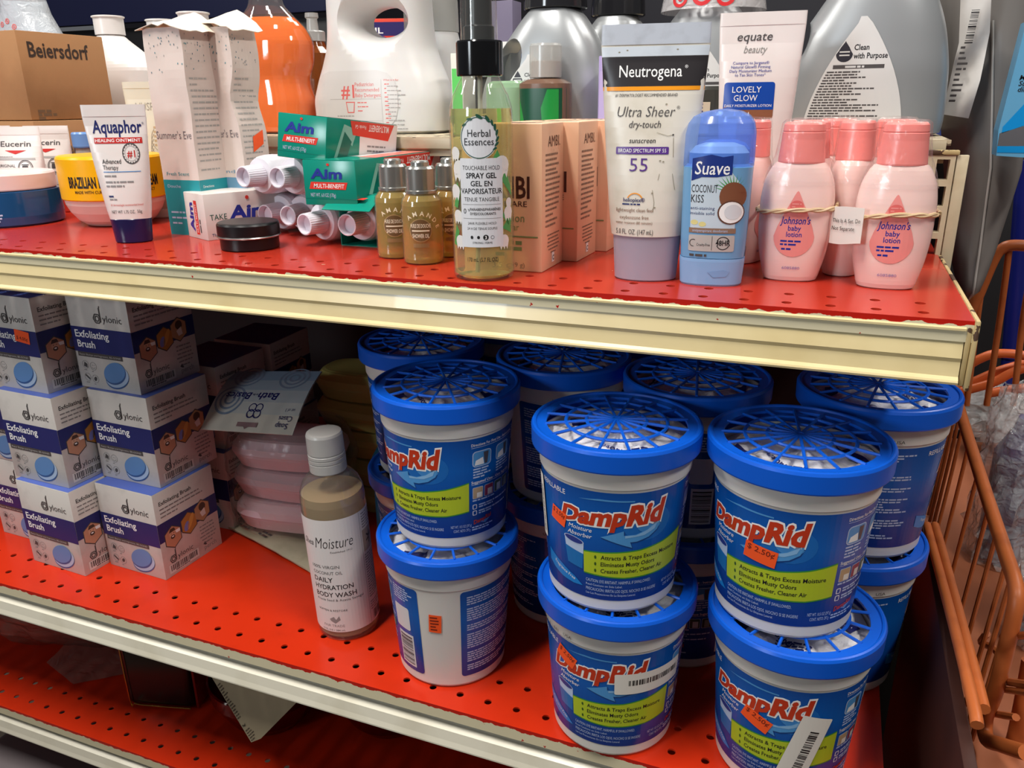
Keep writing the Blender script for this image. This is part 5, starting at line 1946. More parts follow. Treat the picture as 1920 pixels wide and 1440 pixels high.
# smaller bottles and boxes behind the front goods
p = spot(1023, 150, y=0.745)
t = thing('aloe_bottle', 'green aloe bottle with a frosted white cap above the peach cartons', 'bottle', (p.x, 0.745, ZD))
h0 = spot(1023, 82, y=0.745).z - ZD
mb = MB()
loft(mb, [(0, .0210, .0160, 3), (.002, .0235, .0185, 3), (h0 - .034, .0235, .0185, 3), (h0 - .0305, .0180, .0150, 2.4), (h0 - .0295, .0125, .0125)], P('aloe_gel_brown', '#8a6a58', .15, trans=.3))
a = L()
gh_ = (h0 - .040) * 1000
a.rect(-23, 1, 46, gh_, P('aloe_deep_green', '#124a34', .3), 1)
a.poly([(4, 1), (18, 1), (18, gh_), (8, gh_), (2, gh_ * .6)], P('aloe_bright_green', '#1c8a3c', .3), 2)
a.poly([(-20, 1), (-12, 1), (-20, gh_ * .8)], P('aloe_bright_green', '#1c8a3c', .3), 2)
a.text('Skin Gel', 0, 3, 8, P('aloe_pale_print', '#cfe0c8', .3), 3, 'c', b=.02, wd=40)
a.put(mb, on_front([(0, .0235, .0185, 3), (.1, .0235, .0185, 3)], .001), .004, base=.0003)
mb.build('bottle_body', t)
mb = MB()
lathe(mb, [(.0145, h0 - .0290), (.0148, h0 - .0285), (.0146, h0 - .002), (.0135, h0)], FROST, 36)
lathe(mb, [(.0138, h0 - .0285), (.0138, h0 - .0150), (.013, h0 - .0145)], P('cap_inner_tan', '#b5a69a', .4), 36)
mb.build('cap', t)
p = spot(955, 190, y=0.755)
t = thing('pale_green_bottle', 'pale green translucent bottle between the spray bottle and the aloe', 'bottle', (p.x, 0.755, ZD))
mb = MB()
h1 = spot(960, 152, y=0.755).z - ZD
loft(mb, [(0, .019, .014, 4), (.002, .0205, .0155, 4), (h1 - .006, .0205, .0155, 4), (h1 - .002, .019, .014, 4), (h1, .016, .012, 3)], P('pale_green_gel', '#a9cfa6', .15, trans=.4))
mb.build('bottle_body', t)
for (px0, px1, py, y, c, lb, nm, art) in ((846, 868, 100, 0.780, '#d9d8ce', 'pale box with a green stripe seen left of the spray bottle', 'white_box', '#4ec24c'), (942, 958, 78, 0.800, '#d8d6d2', 'white box edge right of the spray bottle collar', 'white_box', None),
                                          (922, 962, 2, 0.98, '#7d7690', 'greyish purple box behind the spray bottle overcap', 'purple_box', None), (1122, 1148, 105, 0.742, '#a594c6', 'lilac box peeking out left of the sunscreen tube', 'lilac_box', '#b9a6d6'),
                                          (956, 968, 100, 0.86, '#3f78b4', 'narrow blue box in the gap of the silver bottle handle', 'blue_box', '#1c2f6c')):
    q0, q1 = spot(px0, 150, y=y), spot(px1, 150, y=y)
    H = spot(px0, py, y=y).z - ZD
    arts = {}
    if art:
        k = L()
        k.rect(1, 1, (q1.x - q0.x) * 1000 - 2, H * 800, P('ink_' + art[1:], art, .4), 1)
        arts['front'] = k
    carton(nm, lb, 'box', q1.x - q0.x, 0.03, H, ((q0.x + q1.x) / 2, y + .015, ZD), 0, P('box_' + c[1:], c, .45), arts)
p = spot(1322, 190, y=0.745)
t = thing('dark_bottle', 'dark clear bottle with a pale label behind the blue deodorant', 'bottle', (p.x, 0.745, ZD))
h2 = spot(1322, 162, y=0.745).z - ZD
mb = MB()
loft(mb, [(0, .018, .014, 4), (.002, .0200, .016, 4), (h2 - .003, .0200, .016, 4), (h2, .018, .014, 4)], P('smoke_glass_dark', '#3a3a36', .1))
a = L()
a.rect(-19, 3, 26, h2 * 620, P('dark_bottle_label', '#c9b9a4', .4), 1)
a.text('E', -3, h2 * 500, 7, NAVY, 2, b=.02)
a.put(mb, on_front([(0, .0200, .016, 4), (.1, .0200, .016, 4)], 0), .004, base=.0004)
mb.build('bottle_body', t)

# ------------------------------------------------------------------ brush cartons on the lower shelf
CARD_W = P('brush_card_white', '#cbc5bf', .5, n=(45, '#b3ada8', .8))
NAVYC = P('brush_navy_print', '#262a66', .4)
BOX_TOP = P('brush_blue_top', '#4e63b0', .45)
SKIN, SKIN2, HAIR = P('photo_skin_print', '#c08a6c', .45), P('photo_tan_print', '#b67c3c', .45), P('photo_hair_print', '#4f382c', .45)
BRB, BRD = P('brush_blue_print', '#5f88bd', .4), P('brush_deep_print', '#39588c', .4)
BW, BD, BH = 78.0, 79.0, 95.0


def hexa(a, cx, cy, r, k):
    pts = [(cx + r * math.cos(R(60 * i + 30)), cy + r * 1.05 * math.sin(R(60 * i + 30))) for i in range(6)]
    a.poly([(cx + (x - cx) * 1.1, cy + (y - cy) * 1.1) for x, y in pts], DGREY, 2)
    if k == 0:
        a.poly(pts, SKIN, 3)
        a.ell(cx - .5, cy + r * .30, r * .36, r * .5, P('photo_face_print', '#d0a083', .45), 4, 16)
        a.poly([(cx - r * .42, cy + r * .5), (cx + r * .34, cy + r * .55), (cx + r * .2, cy + r * .85), (cx - r * .25, cy + r * .85)], HAIR, 5)
        a.ell(cx - .5, cy + r * .02, r * .26, r * .2, HAIR, 5, 12)
        a.ell(cx - .5, cy + r * .06, r * .14, r * .07, WHITE, 6, 8)
        for s in (-1, 1): a.ell(cx - .5 + s * r * .15, cy + r * .36, r * .05, r * .04, HAIR, 5, 8)
        a.poly([(cx + r * .3, cy + r * .5), (cx + r * .84, cy + r * .5), (cx + r * .84, cy + r * .2), (cx + r * .4, cy + r * .2)], WHITE, 4)
    elif k == 1:
        a.poly(pts, SKIN2, 3)
        a.ell(cx - r * .3, cy - r * .2, r * .3, r * .5, P('photo_lilac_print', '#7d7fc0', .45), 4, 12, rot=-25)
        a.ell(cx + r * .2, cy + r * .1, r * .25, r * .8, P('photo_amber_print', '#d19a4c', .45), 4, 12, rot=-30)
    else:
        a.poly(pts, P('photo_beige_print', '#b58c66', .45), 3)
        a.ell(cx + r * .05, cy + r * .4, r * .42, r * .42, HAIR, 4, 12)
        a.poly([(cx - r * .3, cy - r * .1), (cx + r * .3, cy + r * .2), (cx + r * .4, cy - r * .5), (cx - r * .1, cy - r * .6)], P('photo_pale_print', '#dcd3cc', .45), 5)


def dylonic(a, x, y, k, m):
    """the maker's mark: a d with a hexagon bowl, then the rest of the word"""
    for r_ in (3.6, 2.0):
        pts = [(x + k * r_ * math.cos(R(60 * i)), y + k * 2.6 + k * r_ * math.sin(R(60 * i))) for i in range(7)]
        a.line(pts, k * .9, m, 2)
    a.line([(x + k * 3.1, y + k * .2), (x + k * 3.1, y + k * 10.5)], k * 1.2, m, 2)
    a.line([(x + k * 3.1, y + k * 10), (x + k * 3.9, y + k * 12)], k * .8, m, 2)
    a.text('ylonic', x + k * 5, y + k * .6, k * 5.2, m, 2, wd=k * 18)


def brush_front():
    a = L()
    a.rect(0, 37, BW, 25.5, NAVYC, 1)
    dylonic(a, 38, 69, 1.35, DGREY)
    a.text('Exfoliating', 5, 52.2, 7.4, WHITE, 3, b=.016, wd=44)
    a.text('Brush', 6, 42.0, 7.4, WHITE, 3, b=.016, wd=23)
    a.rect(4, 32.4, 58, 4.6, P('brush_strip_print', '#4c4646', .4), 3)
    a.text('Razor Bumps and Ingrowns, BE-GONE!', 6, 33.7, 2.0, P('strip_pale', '#b9b3ae', .4), 4, wd=54)
    for i, (x, y) in enumerate(((11, 24), (21, 23), (11, 11), (21, 10))):
        a.arc(x, y, 4.2, .4, GREY, 1, n=20)
        if i == 0: a.poly([(x - 2.6, y - 2), (x + 1.8, y - 3), (x + 2.4, y + .5), (x - 1, y + 2.6)], DGREY, 1)
        elif i == 1: a.arc(x, y, 2.6, .4, GREY, 1, 200, 340, 10); a.ell(x - 1, y + 1, .5, .5, GREY, 1, 8); a.ell(x + 1.2, y + 1, .5, .5, GREY, 1, 8)
        elif i == 2: a.line([(x - 2.6, y + 2), (x + 2.6, y - 2)], 1.8, DGREY, 1)
        else: a.ell(x, y, 1.8, 2.4, DGREY, 1, 12, rot=-30)
        a.para(x - 3, y - 6, 6, 1, 2, .8, GREY, 1, i)
    a.ell(50, 12.5, 16, 9.0, P('brush_shadow_print', '#aeb4be', .4), 2, 28, rot=20)
    a.ell(50.6, 14.0, 16.4, 10.6, BRD, 3, 28, rot=22)
    a.ell(50.8, 15.2, 16.2, 10.2, P('brush_rim_print', '#a9bcd6', .4), 4, 28, rot=22)
    a.ell(48.8, 18.0, 15.4, 10.2, BRD, 5, 28, rot=24)
    a.ell(48.4, 19.4, 15.0, 9.8, BRB, 6, 28, rot=24)
    return a


def brush_side():
    a = L()
    a.rect(0, 41, BD, 21, NAVYC, 1)
    a.text('Exfoliating Brush', 6, 80.5, 4.4, DGREY, 2, b=.02, wd=42)
    a.para(6, 75.5, 66, 3, 4.2, 1.5, GREY, 2, 3)
    for i, (x, y) in enumerate(((17, 41.5), (39, 46), (58, 51))): hexa(a, x, y, 11.2, i)
    dylonic(a, 13, 15, 1.15, DGREY)
    a.rect(6, 3.5, 40, 9.5, P('barcode_paper', '#d6d1cc', .5), 1)
    a.bars(8, 5.8, 36, 6.4, BLACK, 2, 3, n=30)
    a.para(14, 4.2, 24, 1, 2, 1, DGREY, 2, 2)
    a.para(49, 33, 25, 6, 4.0, 1.4, GREY, 2, 7, 'c')
    a.text('perch', 54, 6, 5.6, GREY, 2, wd=17)
    a.poly([(53, 13), (56, 15.5), (58, 11), (56, 11)], DGREY, 2)
    return a


bx0 = None


def brush_box(corner, yaw, lvl, label):
    """corner: the front right bottom corner"""
    global bx0
    w, d = BW / 1000, BD / 1000
    cx = corner[0] - math.cos(yaw) * w / 2 - math.sin(yaw) * d / 2
    cy = corner[1] - math.sin(yaw) * w / 2 + math.cos(yaw) * d / 2
    z = ZL + lvl * BH / 1000 + .0002 * (lvl > 0)
    if bx0 is None:
        bx0 = carton('brush_carton', label, 'carton', w, d, BH / 1000, (cx, cy, z), yaw, CARD_W, {'front': brush_front(), 'right': brush_side()}, 'exfoliating brush cartons', top_mat=BOX_TOP)
        return bx0
    o = bx0.copy()
    COL.objects.link(o)
    o.location, o.rotation_euler, o['label'] = (cx, cy, z), (0, 0, yaw), label
    return o


brush_box((-0.5869, 0.5235), R(-2.5), 0, 'bottom brush carton of the right-hand stack of three, blue lid strip showing')
brush_box((-0.5905, 0.5395), R(-1.5), 1, 'middle brush carton of the right-hand stack of three')
brush_box((-0.6010, 0.5450), R(-1), 2, 'top brush carton of the right-hand stack, cut by the shelf rail above')
brush_box((-0.6700, 0.5000), R(-3), 0, 'bottom brush carton of the left-hand front stack')
brush_box((-0.6765, 0.5075), R(-2), 1, 'middle brush carton of the left-hand front stack')
bA = brush_box((-0.6890, 0.5165), R(-2), 2, 'top brush carton with an orange price sticker at the left edge')
brush_box((-0.7560, 0.5330), R(-2), 0, 'bottom brush carton cut by the left edge of the view, behind the front stack')
brush_box((-0.7640, 0.5330), R(-2), 1, 'upper brush carton cut by the left edge of the view, behind the front stack')
brush_box((-0.5890, 0.6290), R(-1), 0, 'lower brush carton behind the right-hand stack')
brush_box((-0.5935, 0.6380), R(-1), 1, 'upper brush carton behind the right-hand stack, lid in the dark')
brush_box((-0.5900, 0.7300), R(1), 0, 'deepest lower brush carton in the shadow behind the soap cases')
brush_box((-0.5930, 0.7300), R(2), 1, 'deepest upper brush carton in the shadow behind the soap cases')
a = L()
a.rect(48, 50, 20, 12, ORANGE_TAG, 4, rot=-6)
a.text('$ 4.00¢', 50, 53.4, 3.6, P('red_brown_ink', '#7c2413', .5), 5, b=.01, wd=15, rot=-6)
mb = MB()
a.put(mb, on_flat((-BW / 2000, -BD / 2000, 0), (1, 0, 0), (0, 0, 1)), base=.0003)
o = mb.build('price_sticker', bA)
o['label'] = 'orange price sticker'

# ------------------------------------------------------------------ soap cases, body wash and shaded goods beside them
PINKC = P('pink_soap_case', '#d5bcc4', .3, sss=.1)


def make_case(mat):
    t = thing('soap_case', 'x', 'soap case', group='pink soap cases in a clear bag')
    mb = MB()
    loft(mb, [(0, .052, .028, 3.2), (.002, .056, .032, 3.2), (.015, .0615, .0365, 3.2), (.017, .0615, .0365, 3.2)], mat)
    mb.build('tray', t)
    mb = MB()
    loft(mb, [(.0172, .0625, .0375, 3.2), (.0185, .0630, .0380, 3.2), (.025, .0615, .0365, 3.2), (.0325, .0555, .0305, 3.2), (.0335, .052, .027, 3.2)], mat)
    mb.build('lid', t)
    return t


cs = make_case(PINKC)
sx, sy = -0.5230, 0.6560
for i, (dx, dy, dz, rz, lb) in enumerate(((0, 0, .0135, 8, 'lowest pink soap case of the bagged stack'), (-.004, .006, .0475, 4, 'second pink soap case of the bagged stack'), (-.004, .010, .0815, 9, 'third pink soap case, just under the printed card'))):
    if i == 0: cs.location, cs.rotation_euler, cs['label'] = (sx, sy, ZL + dz), (0, 0, R(rz)), lb
    else: dup(cs, (sx + dx, sy + dy, ZL + dz), R(rz), lb)
yc = make_case(P('yellow_soap_case', '#a8a05c', .3))
del yc['group']
yc.location, yc['label'] = (-0.4750, 0.7500, ZL), 'dull yellow soap case low in the shade behind the pink ones'
yc['group'] = 'yellow soap cases in the shade'
for i, (dz, lb) in enumerate(((.034, 'second yellow soap case up from the shelf'), (.068, 'third yellow soap case up from the shelf'), (.102, 'fourth yellow soap case up from the shelf'), (.136, 'topmost yellow soap case, above the printed card'))):
    dup(yc, (-0.4750 + .003 * (i % 2), 0.7500, ZL + dz), R((-4, 3, -2, 2)[i]), lb)
# clear bag round the pink cases
BAG = film('crinkly_clear_bag', '#fbf9f7', .07, '#d9d2cc', .06, (70, .9), .8)
mb = MB()
g = []
rd = random.Random(4)
for k in range(15):
    z = .012 + .118 * k / 14
    row = []
    for i in range(49):
        an = 2 * math.pi * i / 48
        c_, s_ = math.cos(an), math.sin(an)
        nn = mnoise.noise(Vector((c_ * 2.4, s_ * 2.4, k * .6)))
        rx, ry = .0710 + .005 * nn, .0450 + .004 * nn
        if k > 11: rx, ry = rx * (1 - .05 * (k - 11)), ry * (1 - .05 * (k - 11))
        row.append((rx * math.copysign(abs(c_) ** .75, c_), ry * math.copysign(abs(s_) ** .75, s_), z))
    g.append(row)
sheet(mb, g, BAG)
o = mb.build('clear_bag', None, (sx - .002, sy + .006, ZL), R(7))
tag(o, 'crinkled clear bag around the pink soap cases', 'bag')
# header card, lying tilted on the bag, its print upside down
K = [spot(440, 697, y=.672), spot(604, 697, y=.672), spot(548, 816, y=.585), spot(376, 805, y=.590)]
t = None


def on_card(u, v, h):
    """u, v in 0..1 of the card as printed (upside down in place); returns the point"""
    s_, r_ = 1 - u, v          # printed bottom edge lies at the back
    top_ = K[0].lerp(K[1], s_)
    bot_ = K[3].lerp(K[2], s_)
    p_ = top_.lerp(bot_, r_)
    p_.z += .006 * math.sin(math.pi * r_) + h
    return tuple(p_)


mb = MB()
CARDB = P('header_card_pale', '#cfc9bb', .4)
g = [[on_card(1 - i / 12, j / 12, 0) for i in range(13)] for j in range(13)]
sheet(mb, g[::-1], CARDB, .0006)
a = L()
a.q = []
cw, chh = 100, 72
for y0, y1, c in ((0, 16, '#7f97ad'), (16, 30, '#98a8b4'), (30, 44, '#adb5b8'), (44, 56, '#bfc1bc')):
    a.rect(.4, y0 + .2, cw - .8, y1 - y0, P('card_blue_' + c[1:], c, .4), 1)
for cx, cy in ((24, 12), (76, 10), (82, 42)):
    for r_ in (16, 11, 6): a.arc(cx, cy, r_, 2.2, P('card_ring_print', '#76879c', .4), 2, 0, 360, 30)
a.text('Bath', 30, 34, 8, NAVY, 3, b=.02, sh=.2, wd=22)
a.text('on the', 53, 35, 3, NAVY, 3, wd=6)
a.text('Basics', 60, 34, 8, NAVY, 3, b=.02, sh=.2, wd=28)
for dx in (0, 7.2):
    for dy in (0, 6):
        a.arc(45 + dx, 50 + dy, 4.2, 1.0, NAVY, 3, n=20)
a.text('set of 3', 6, 50, 3, NAVY, 3, wd=10)
a.text('Cases', 6, 57, 5, NAVY, 3, wd=14)
a.text('Soap', 8, 63.5, 5, NAVY, 3, wd=13)
a.poly([(40, 64), (62, 64), (62, 68), (54, 68), (52, 70), (49, 68), (40, 68)], P('hang_hole_shade', '#8c6f70', .5), 3)
a.put(mb, lambda u, v, h: on_card(u * 1000 / cw, v * 1000 / chh, h), .006, .006, base=.0006)
o = mb.build('header_card', None)
tag(o, 'blue-grey header card lying upside down on the bagged soap cases', 'card')
# flat pale pouch on the shelf below the cases
c4 = [spot(424, 985, z=ZL + .004), spot(590, 1075, z=ZL + .004), spot(625, 1010, z=ZL + .006), spot(480, 962, z=ZL + .006)]
mb = MB()
g = []
for j in range(9):
    row = []
    for i in range(13):
        q = c4[0].lerp(c4[1], i / 12).lerp(c4[3].lerp(c4[2], i / 12), j / 8)
        row.append((q.x, q.y, ZL + .0035 + .0045 * math.sin(math.pi * i / 12) * math.sin(math.pi * min(1, j / 8 + .1)) + .0012 * mnoise.noise(Vector((i * .8, j * .8, 2)))))
    g.append(row)
POUCH2 = P('pale_pouch_film', '#b9b197', .3, n=(60, '#9c9478', .6))
sheet(mb, g, POUCH2, .002)
a = L()
a.para(0, 0, 36, 3, 5, 2.4, DGREY, 1, 8)
a.para(38, -4, 20, 2, 5, 2.8, BLACK, 1, 9)
q0 = c4[0].lerp(c4[3], .45)
dr = (c4[1] - c4[0]).normalized()
up = (c4[3] - c4[0]).normalized()
a.put(mb, lambda u, v, h: (q0.x + dr.x * (u + .012) + up.x * v, q0.y + dr.y * (u + .012) + up.y * v, ZL + .0085 + h), .01)
o = mb.build('flat_pouch', None)
tag(o, 'flat pale film pouch lying on the red shelf behind the body wash', 'pouch')
# teal bottle deep in the shade
t = thing('teal_bottle', 'teal capped bottle in the shade between the soap cases and the tubs', 'bottle', (-0.4050, 0.6700, ZL))
mb = MB()
loft(mb, [(0, .0150, .0150, 3), (.003, .0172, .0172, 3), (.105, .0172, .0172, 3), (.118, .011, .011)], P('teal_bottle_plastic', '#0f4a66', .3))
mb.build('bottle_body', t)
mb = MB()
lathe(mb, [(.0125, .1185), (.0132, .120), (.0130, .150), (.0115, .152)], P('teal_cap_plastic', '#14698a', .25), 32)
mb.build('cap', t)

# body wash bottle
t = thing('body_wash_bottle', 'clear body wash bottle with a white wrap label standing alone on the red shelf', 'bottle', (-0.3745, 0.5290, ZL), R(33), rot=(R(0), R(-2.2), R(33)))
WASH = P('straw_body_wash', '#cdb08a', .04, trans=.5, ior=1.15)
wp = [(.0240, 0), (.0268, .0012), (.0278, .005), (.0278, .132), (.0270, .1400), (.0240, .1480), (.0190, .1540), (.0140, .1570), (.0130, .1590)]
mb = MB()
lathe(mb, wp, CLEAR, 56, (True, False))
mb.build('bottle_body', t)
mb = MB()
lathe(mb, [(.0235, .0016), (.0265, .005), (.0268, .1315), (.0260, .1385), (.0, .1385)], WASH, 56, (True, False))
mb.build('liquid', t)
mb = MB()
FRC = P('frosted_cap_plastic', '#c2bfbb', .3, trans=.25)
lathe(mb, [(.0152, .1575), (.0158, .1585), (.0158, .1660), (.0150, .1665), (.0158, .1672), (.0158, .1700), (.0150, .1704), (.0158, .1710), (.0158, .1735), (.0149, .1742), (.0156, .1750), (.0154, .1905), (.0146, .1925), (.012, .1930)], FRC, 48)
mb.build('cap', t)
a = L()
WL = P('wrap_label_white', '#d9d4d2', .4)
a.rect(-34, 0, 100, 112, WL, 0)
a.text('Shea', -23, 87, 6, BLACK, 1, sh=.2, wd=12)
a.text('Moisture', -9, 85, 11, BLACK, 1, b=-.01, sh=.15, wd=33)
a.text('Established 1912', 4, 80.4, 1.8, DGREY, 1, sh=.2, wd=19)
for s_, y, h, wd, b in (('100% VIRGIN', 65, 3.2, 26, 0), ('COCONUT OIL', 59, 3.2, 28, 0), ('DAILY', 51.4, 4.8, 19, .01), ('HYDRATION', 44.0, 4.8, 36, .01), ('BODY WASH', 36.4, 4.8, 38, .01), ('Acacia Seed & Acacia Senegal', 32.2, 2.4, 44, 0), ('SOFTEN & RESTORE', 21.5, 2.0, 28, 0)):
    a.text(s_, -16, y, h, BLACK if h > 4 else DGREY, 1, b=b, wd=wd)
a.poly([(-5, 13.5), (-1, 16), (1, 13), (4, 17), (5, 13), (0, 9), (-4, 11.5)], GREY, 1)
a.text('FAIR TRADE', -12, 5.4, 2.6, GREY, 1, wd=20)
a.text('13 FL OZ / 384 mL', -14, -0.0 + 1.2, 1.7, DGREY, 1, wd=22)
a.rect(33, 0, .3, 112, GREY, 1)
a.para(36, 108, 26, 6, 2.6, 1.2, GREY, 1, 3)
a.rect(35, 72, 20, 21, P('label_sepia_print', '#a9998c', .45), 1)
for i in range(5):
    an = R(20 + 60 * i)
    a.ell(45 + 3 * math.cos(an), 83 + 3.4 * math.sin(an), 3.2, 1.0, P('sprig_print', '#3d3a2c', .45), 2, 10, rot=20 + 60 * i)
a.para(35, 68, 26, 18, 2.5, 1.2, GREY, 1, 4)
a.para(35, 20, 26, 4, 2.5, 1.1, GREY, 1, 5)
a.bars(37, 2, 16, 9, BLACK, 1, 6, n=14)
mb = MB()
a.put(mb, on_cyl(.0278, .0105, R(-22)), du=.003, base=.0003)
mb.build('label', t)

# ------------------------------------------------------------------ bottom shelf in the dark
BLACKB = P('black_case_plastic', '#0d0a0b', .25)
t = thing('black_case', 'black rounded case with a thin gold rim standing on the bottom shelf', 'case', (0, 0, 0))
c0_ = spot(238, 1326, z=ZB)
c1_ = spot(366, 1336, z=ZB)
t.location = (c0_.x, c0_.y, ZB)
dr = Vector((c1_.x - c0_.x, c1_.y - c0_.y, 0))
wd = dr.length
t.rotation_euler = (0, 0, math.atan2(dr.y, dr.x))
mb = MB()
box(mb, (wd / 2, .035, .080), (wd, .068, .159), BLACKB, .010, 4)
mb.build('case_body', t)
mb = MB()
GOLD = P('gold_trim', '#b99a52', .25, 1.0)
ri = [(.006, .000, .150), (.006, .000, .014), (.012, .000, .007), (.030, 0, .0055), (wd - .004, .000, .0055)]
tube(mb, [(x, -.0004, z) for x, _, z in ri], .0009, GOLD, 8, False, 4)
mb.build('gold_rim', t)
mb = MB()
box(mb, (wd + .0018, .035, .080), (.0035, .062, .155), P('dark_red_case_edge', '#7c1512', .35), .0015)
mb.build('red_side', t)
# clear bag
g = []
b0, b1 = spot(-60, 1215, z=ZB + .05), spot(215, 1230, z=ZB + .05)
mb = MB()
for j in range(13):
    v = j / 12
    row = []
    for i in range(25):
        u = i / 24
        q = b0.lerp(b1, u)
        x, y = q.x + .012 * v, q.y + .030 + .05 * (1 - v) - .045 * math.sin(math.pi * v) * (.6 + .4 * math.sin(5 * u))
        z = ZB + .0015 + .145 * v + .010 * mnoise.noise(Vector((u * 5, v * 4, 1))) * (v > .05)
        row.append((x, y + .012 * mnoise.noise(Vector((u * 6, v * 5, 7))), max(ZB + .001, z)))
    g.append(row)
sheet(mb, g, film('hazy_clear_bag', '#e9e2dc', .22, '#b5a79c', .1, (45, 1.0), .8))
g2 = []
for j in range(7):
    v = j / 6
    g2.append([(b0.lerp(b1, .25 + .75 * i / 16).x + .005, b0.lerp(b1, .25 + .75 * i / 16).y + .08 - .075 * v * (1 - .5 * abs(i / 8 - 1)), ZB + .0015 + .008 * (1 - v) + .003 * abs(mnoise.noise(Vector((i * .7, j * .7, 2))))) for i in range(17)])
sheet(mb, g2, film('hazy_clear_bag', '#e9e2dc', .22))
o = mb.build('clear_bag', None)
tag(o, 'rumpled hazy clear bag at the left of the bottom shelf', 'bag')
# folded leaflet hanging down, corner first
LEAF = P('cream_leaflet_paper', '#b8a98c', .6)
lf = [spot(x, y, y=.4935) for x, y in ((374, 1232), (471, 1392), (489, 1385), (556, 1317), (602, 1272), (560, 1262))]
mb = MB()
n = len(lf)
mb.add([tuple(p_) for p_ in lf] + [(p_.x, p_.y + .0012, p_.z) for p_ in lf], [tuple(range(n)), tuple(range(2 * n - 1, n - 1, -1))] + [(i, n + i, n + (i + 1) % n, (i + 1) % n) for i in range(n)], LEAF)
ex = (lf[3] - lf[1]).normalized()
ey = (lf[0] - lf[1]).normalized()
ink = P('leaflet_ink', '#5b5044', .6)
lv = L()
lv.para(2, 12, 12, 5, 2.8, 1.1, ink, 1, 3)
lv.text('Yes!', 1.5, 17, 2.6, BLACK, 1, b=.03, wd=6)
lv.para(1.5, 66, 8, 14, 3.0, 1.3, ink, 1, 5)
lv.put(mb, lambda u, v, h: tuple(lf[1] + ex * u + ey * v + Vector((0, -h - .0002, 0))))
o = mb.build('leaflet', None)
tag(o, 'cream folded leaflet hanging corner-down below the middle price rail', 'leaflet')
# two dark red glass bowls
BOWL = P('dark_red_glass', '#6a0a10', .1, trans=.55, ior=1.3)
for i, (px, py, rr, lb) in enumerate(((512, 1330, .064, 'dark red glass bowl behind the hanging leaflet'), (735, 1335, .064, 'dark red glass bowl half hidden under the price rail, right of the other'))):
    c_ = spot(px, py, z=ZB + .004)
    mb = MB()
    lathe(mb, [(.034, 0), (.038, .001), (.050, .016), (rr, .045), (rr + .0015, .062), (rr - .0005, .063), (rr - .0025, .046), (.047, .018), (.034, .005), (0, .004)], BOWL, 56, (True, False))
    o = mb.build('glass_bowl', None, (c_.x, c_.y, ZB))
    tag(o, lb, 'bowl', 'dark red glass bowls')
# grey tote below the bottom shelf
mb = MB()
box(mb, (-0.83, .60, .20), (.20, .24, .40), P('grey_tote_plastic', '#6e6668', .4), .012)
o = mb.build('grey_tote', None)
tag(o, 'grey plastic tote on the floor under the bottom shelf', 'tote')

# ------------------------------------------------------------------ right of the shelves: hanging bags, wire basket cart, broom pole, hose
GREYBAG = P('grey_poly_bag', '#7a7571', .22, bump=(14, .6))
mb = MB()
ol = [(1752, -20), (1930, -20), (1928, 200), (1918, 300), (1880, 430), (1845, 535), (1806, 565), (1786, 500), (1768, 300), (1756, 120)]
prow = []
L_ = [(1752, -40), (1756, 120), (1768, 300), (1780, 470), (1795, 540), (1806, 566)]
R_ = [(1935, -40), (1930, 200), (1916, 320), (1868, 470), (1838, 545), (1810, 567)]
g, gb = [], []
for k in range(26):
    v = k / 25 * 5
    i = min(4, int(v))
    f = v - i
    a_ = (L_[i][0] + (L_[i + 1][0] - L_[i][0]) * f, L_[i][1] + (L_[i + 1][1] - L_[i][1]) * f)
    b_ = (R_[i][0] + (R_[i + 1][0] - R_[i][0]) * f, R_[i][1] + (R_[i + 1][1] - R_[i][1]) * f)
    ra, rb = [], []
    for j in range(17):
        u = j / 16
        p_ = spot(a_[0] + (b_[0] - a_[0]) * u, a_[1] + (b_[1] - a_[1]) * u, y=.86)
        bul = .020 * math.sin(math.pi * u) ** .6 * min(1, (25 - k) / 6 + .05)
        w_ = .004 * mnoise.noise(Vector((u * 5, k * .25, 3)))
        ra.append((p_.x, p_.y - bul + w_, p_.z))
        rb.append((p_.x, p_.y + bul + .001, p_.z))
    g.append(ra)
    gb.append(rb)
sheet(mb, g[::-1], GREYBAG)
sheet(mb, gb, GREYBAG)
tube(mb, [Vector(r[9]) + Vector((0, -.0012, 0)) for r in g[2:24]], .0010, P('bag_seam_pale', '#b5b1ac', .3), 6, False, 1)
o = mb.build('grey_poly_bag', None)
tag(o, 'tall grey plastic bag hanging beyond the right end of the shelves', 'bag')
# white leaflet hung on it
TG = P('white_leaflet_paper', '#c9c4bf', .5, bump=(30, .5))
mb = MB()
L2 = [(1802, -30), (1798, 80), (1786, 130), (1766, 214)]
R2 = [(1860, -30), (1856, 60), (1838, 150), (1816, 222)]
g = []
for k in range(13):
    v = k / 12 * 3
    i = min(2, int(v))
    f = v - i
    a_ = (L2[i][0] + (L2[i + 1][0] - L2[i][0]) * f, L2[i][1] + (L2[i + 1][1] - L2[i][1]) * f)
    b_ = (R2[i][0] + (R2[i + 1][0] - R2[i][0]) * f, R2[i][1] + (R2[i + 1][1] - R2[i][1]) * f)
    g.append([tuple(spot(a_[0] + (b_[0] - a_[0]) * j / 8, a_[1] + (b_[1] - a_[1]) * j / 8, y=.822 + .004 * math.sin(k * .8 + j * .5))) for j in range(9)])
sheet(mb, g[::-1], TG, .0004)
a = L()
q0 = spot(1770, 205, y=.817)
q1 = spot(1800, 70, y=.817)
ex, ez = Vector((1, 0, 0)), (q1 - q0).normalized()
a.para(2, 48, 8, 11, 4.2, 1.8, DGREY, 1, 4)
a.bars(4, 52, 6, 26, BLACK, 1, 5, vert=True, n=18)
a.put(mb, lambda u, v, h: tuple(q0 + ex * u + ez * v + Vector((0, -h - .002, 0))))
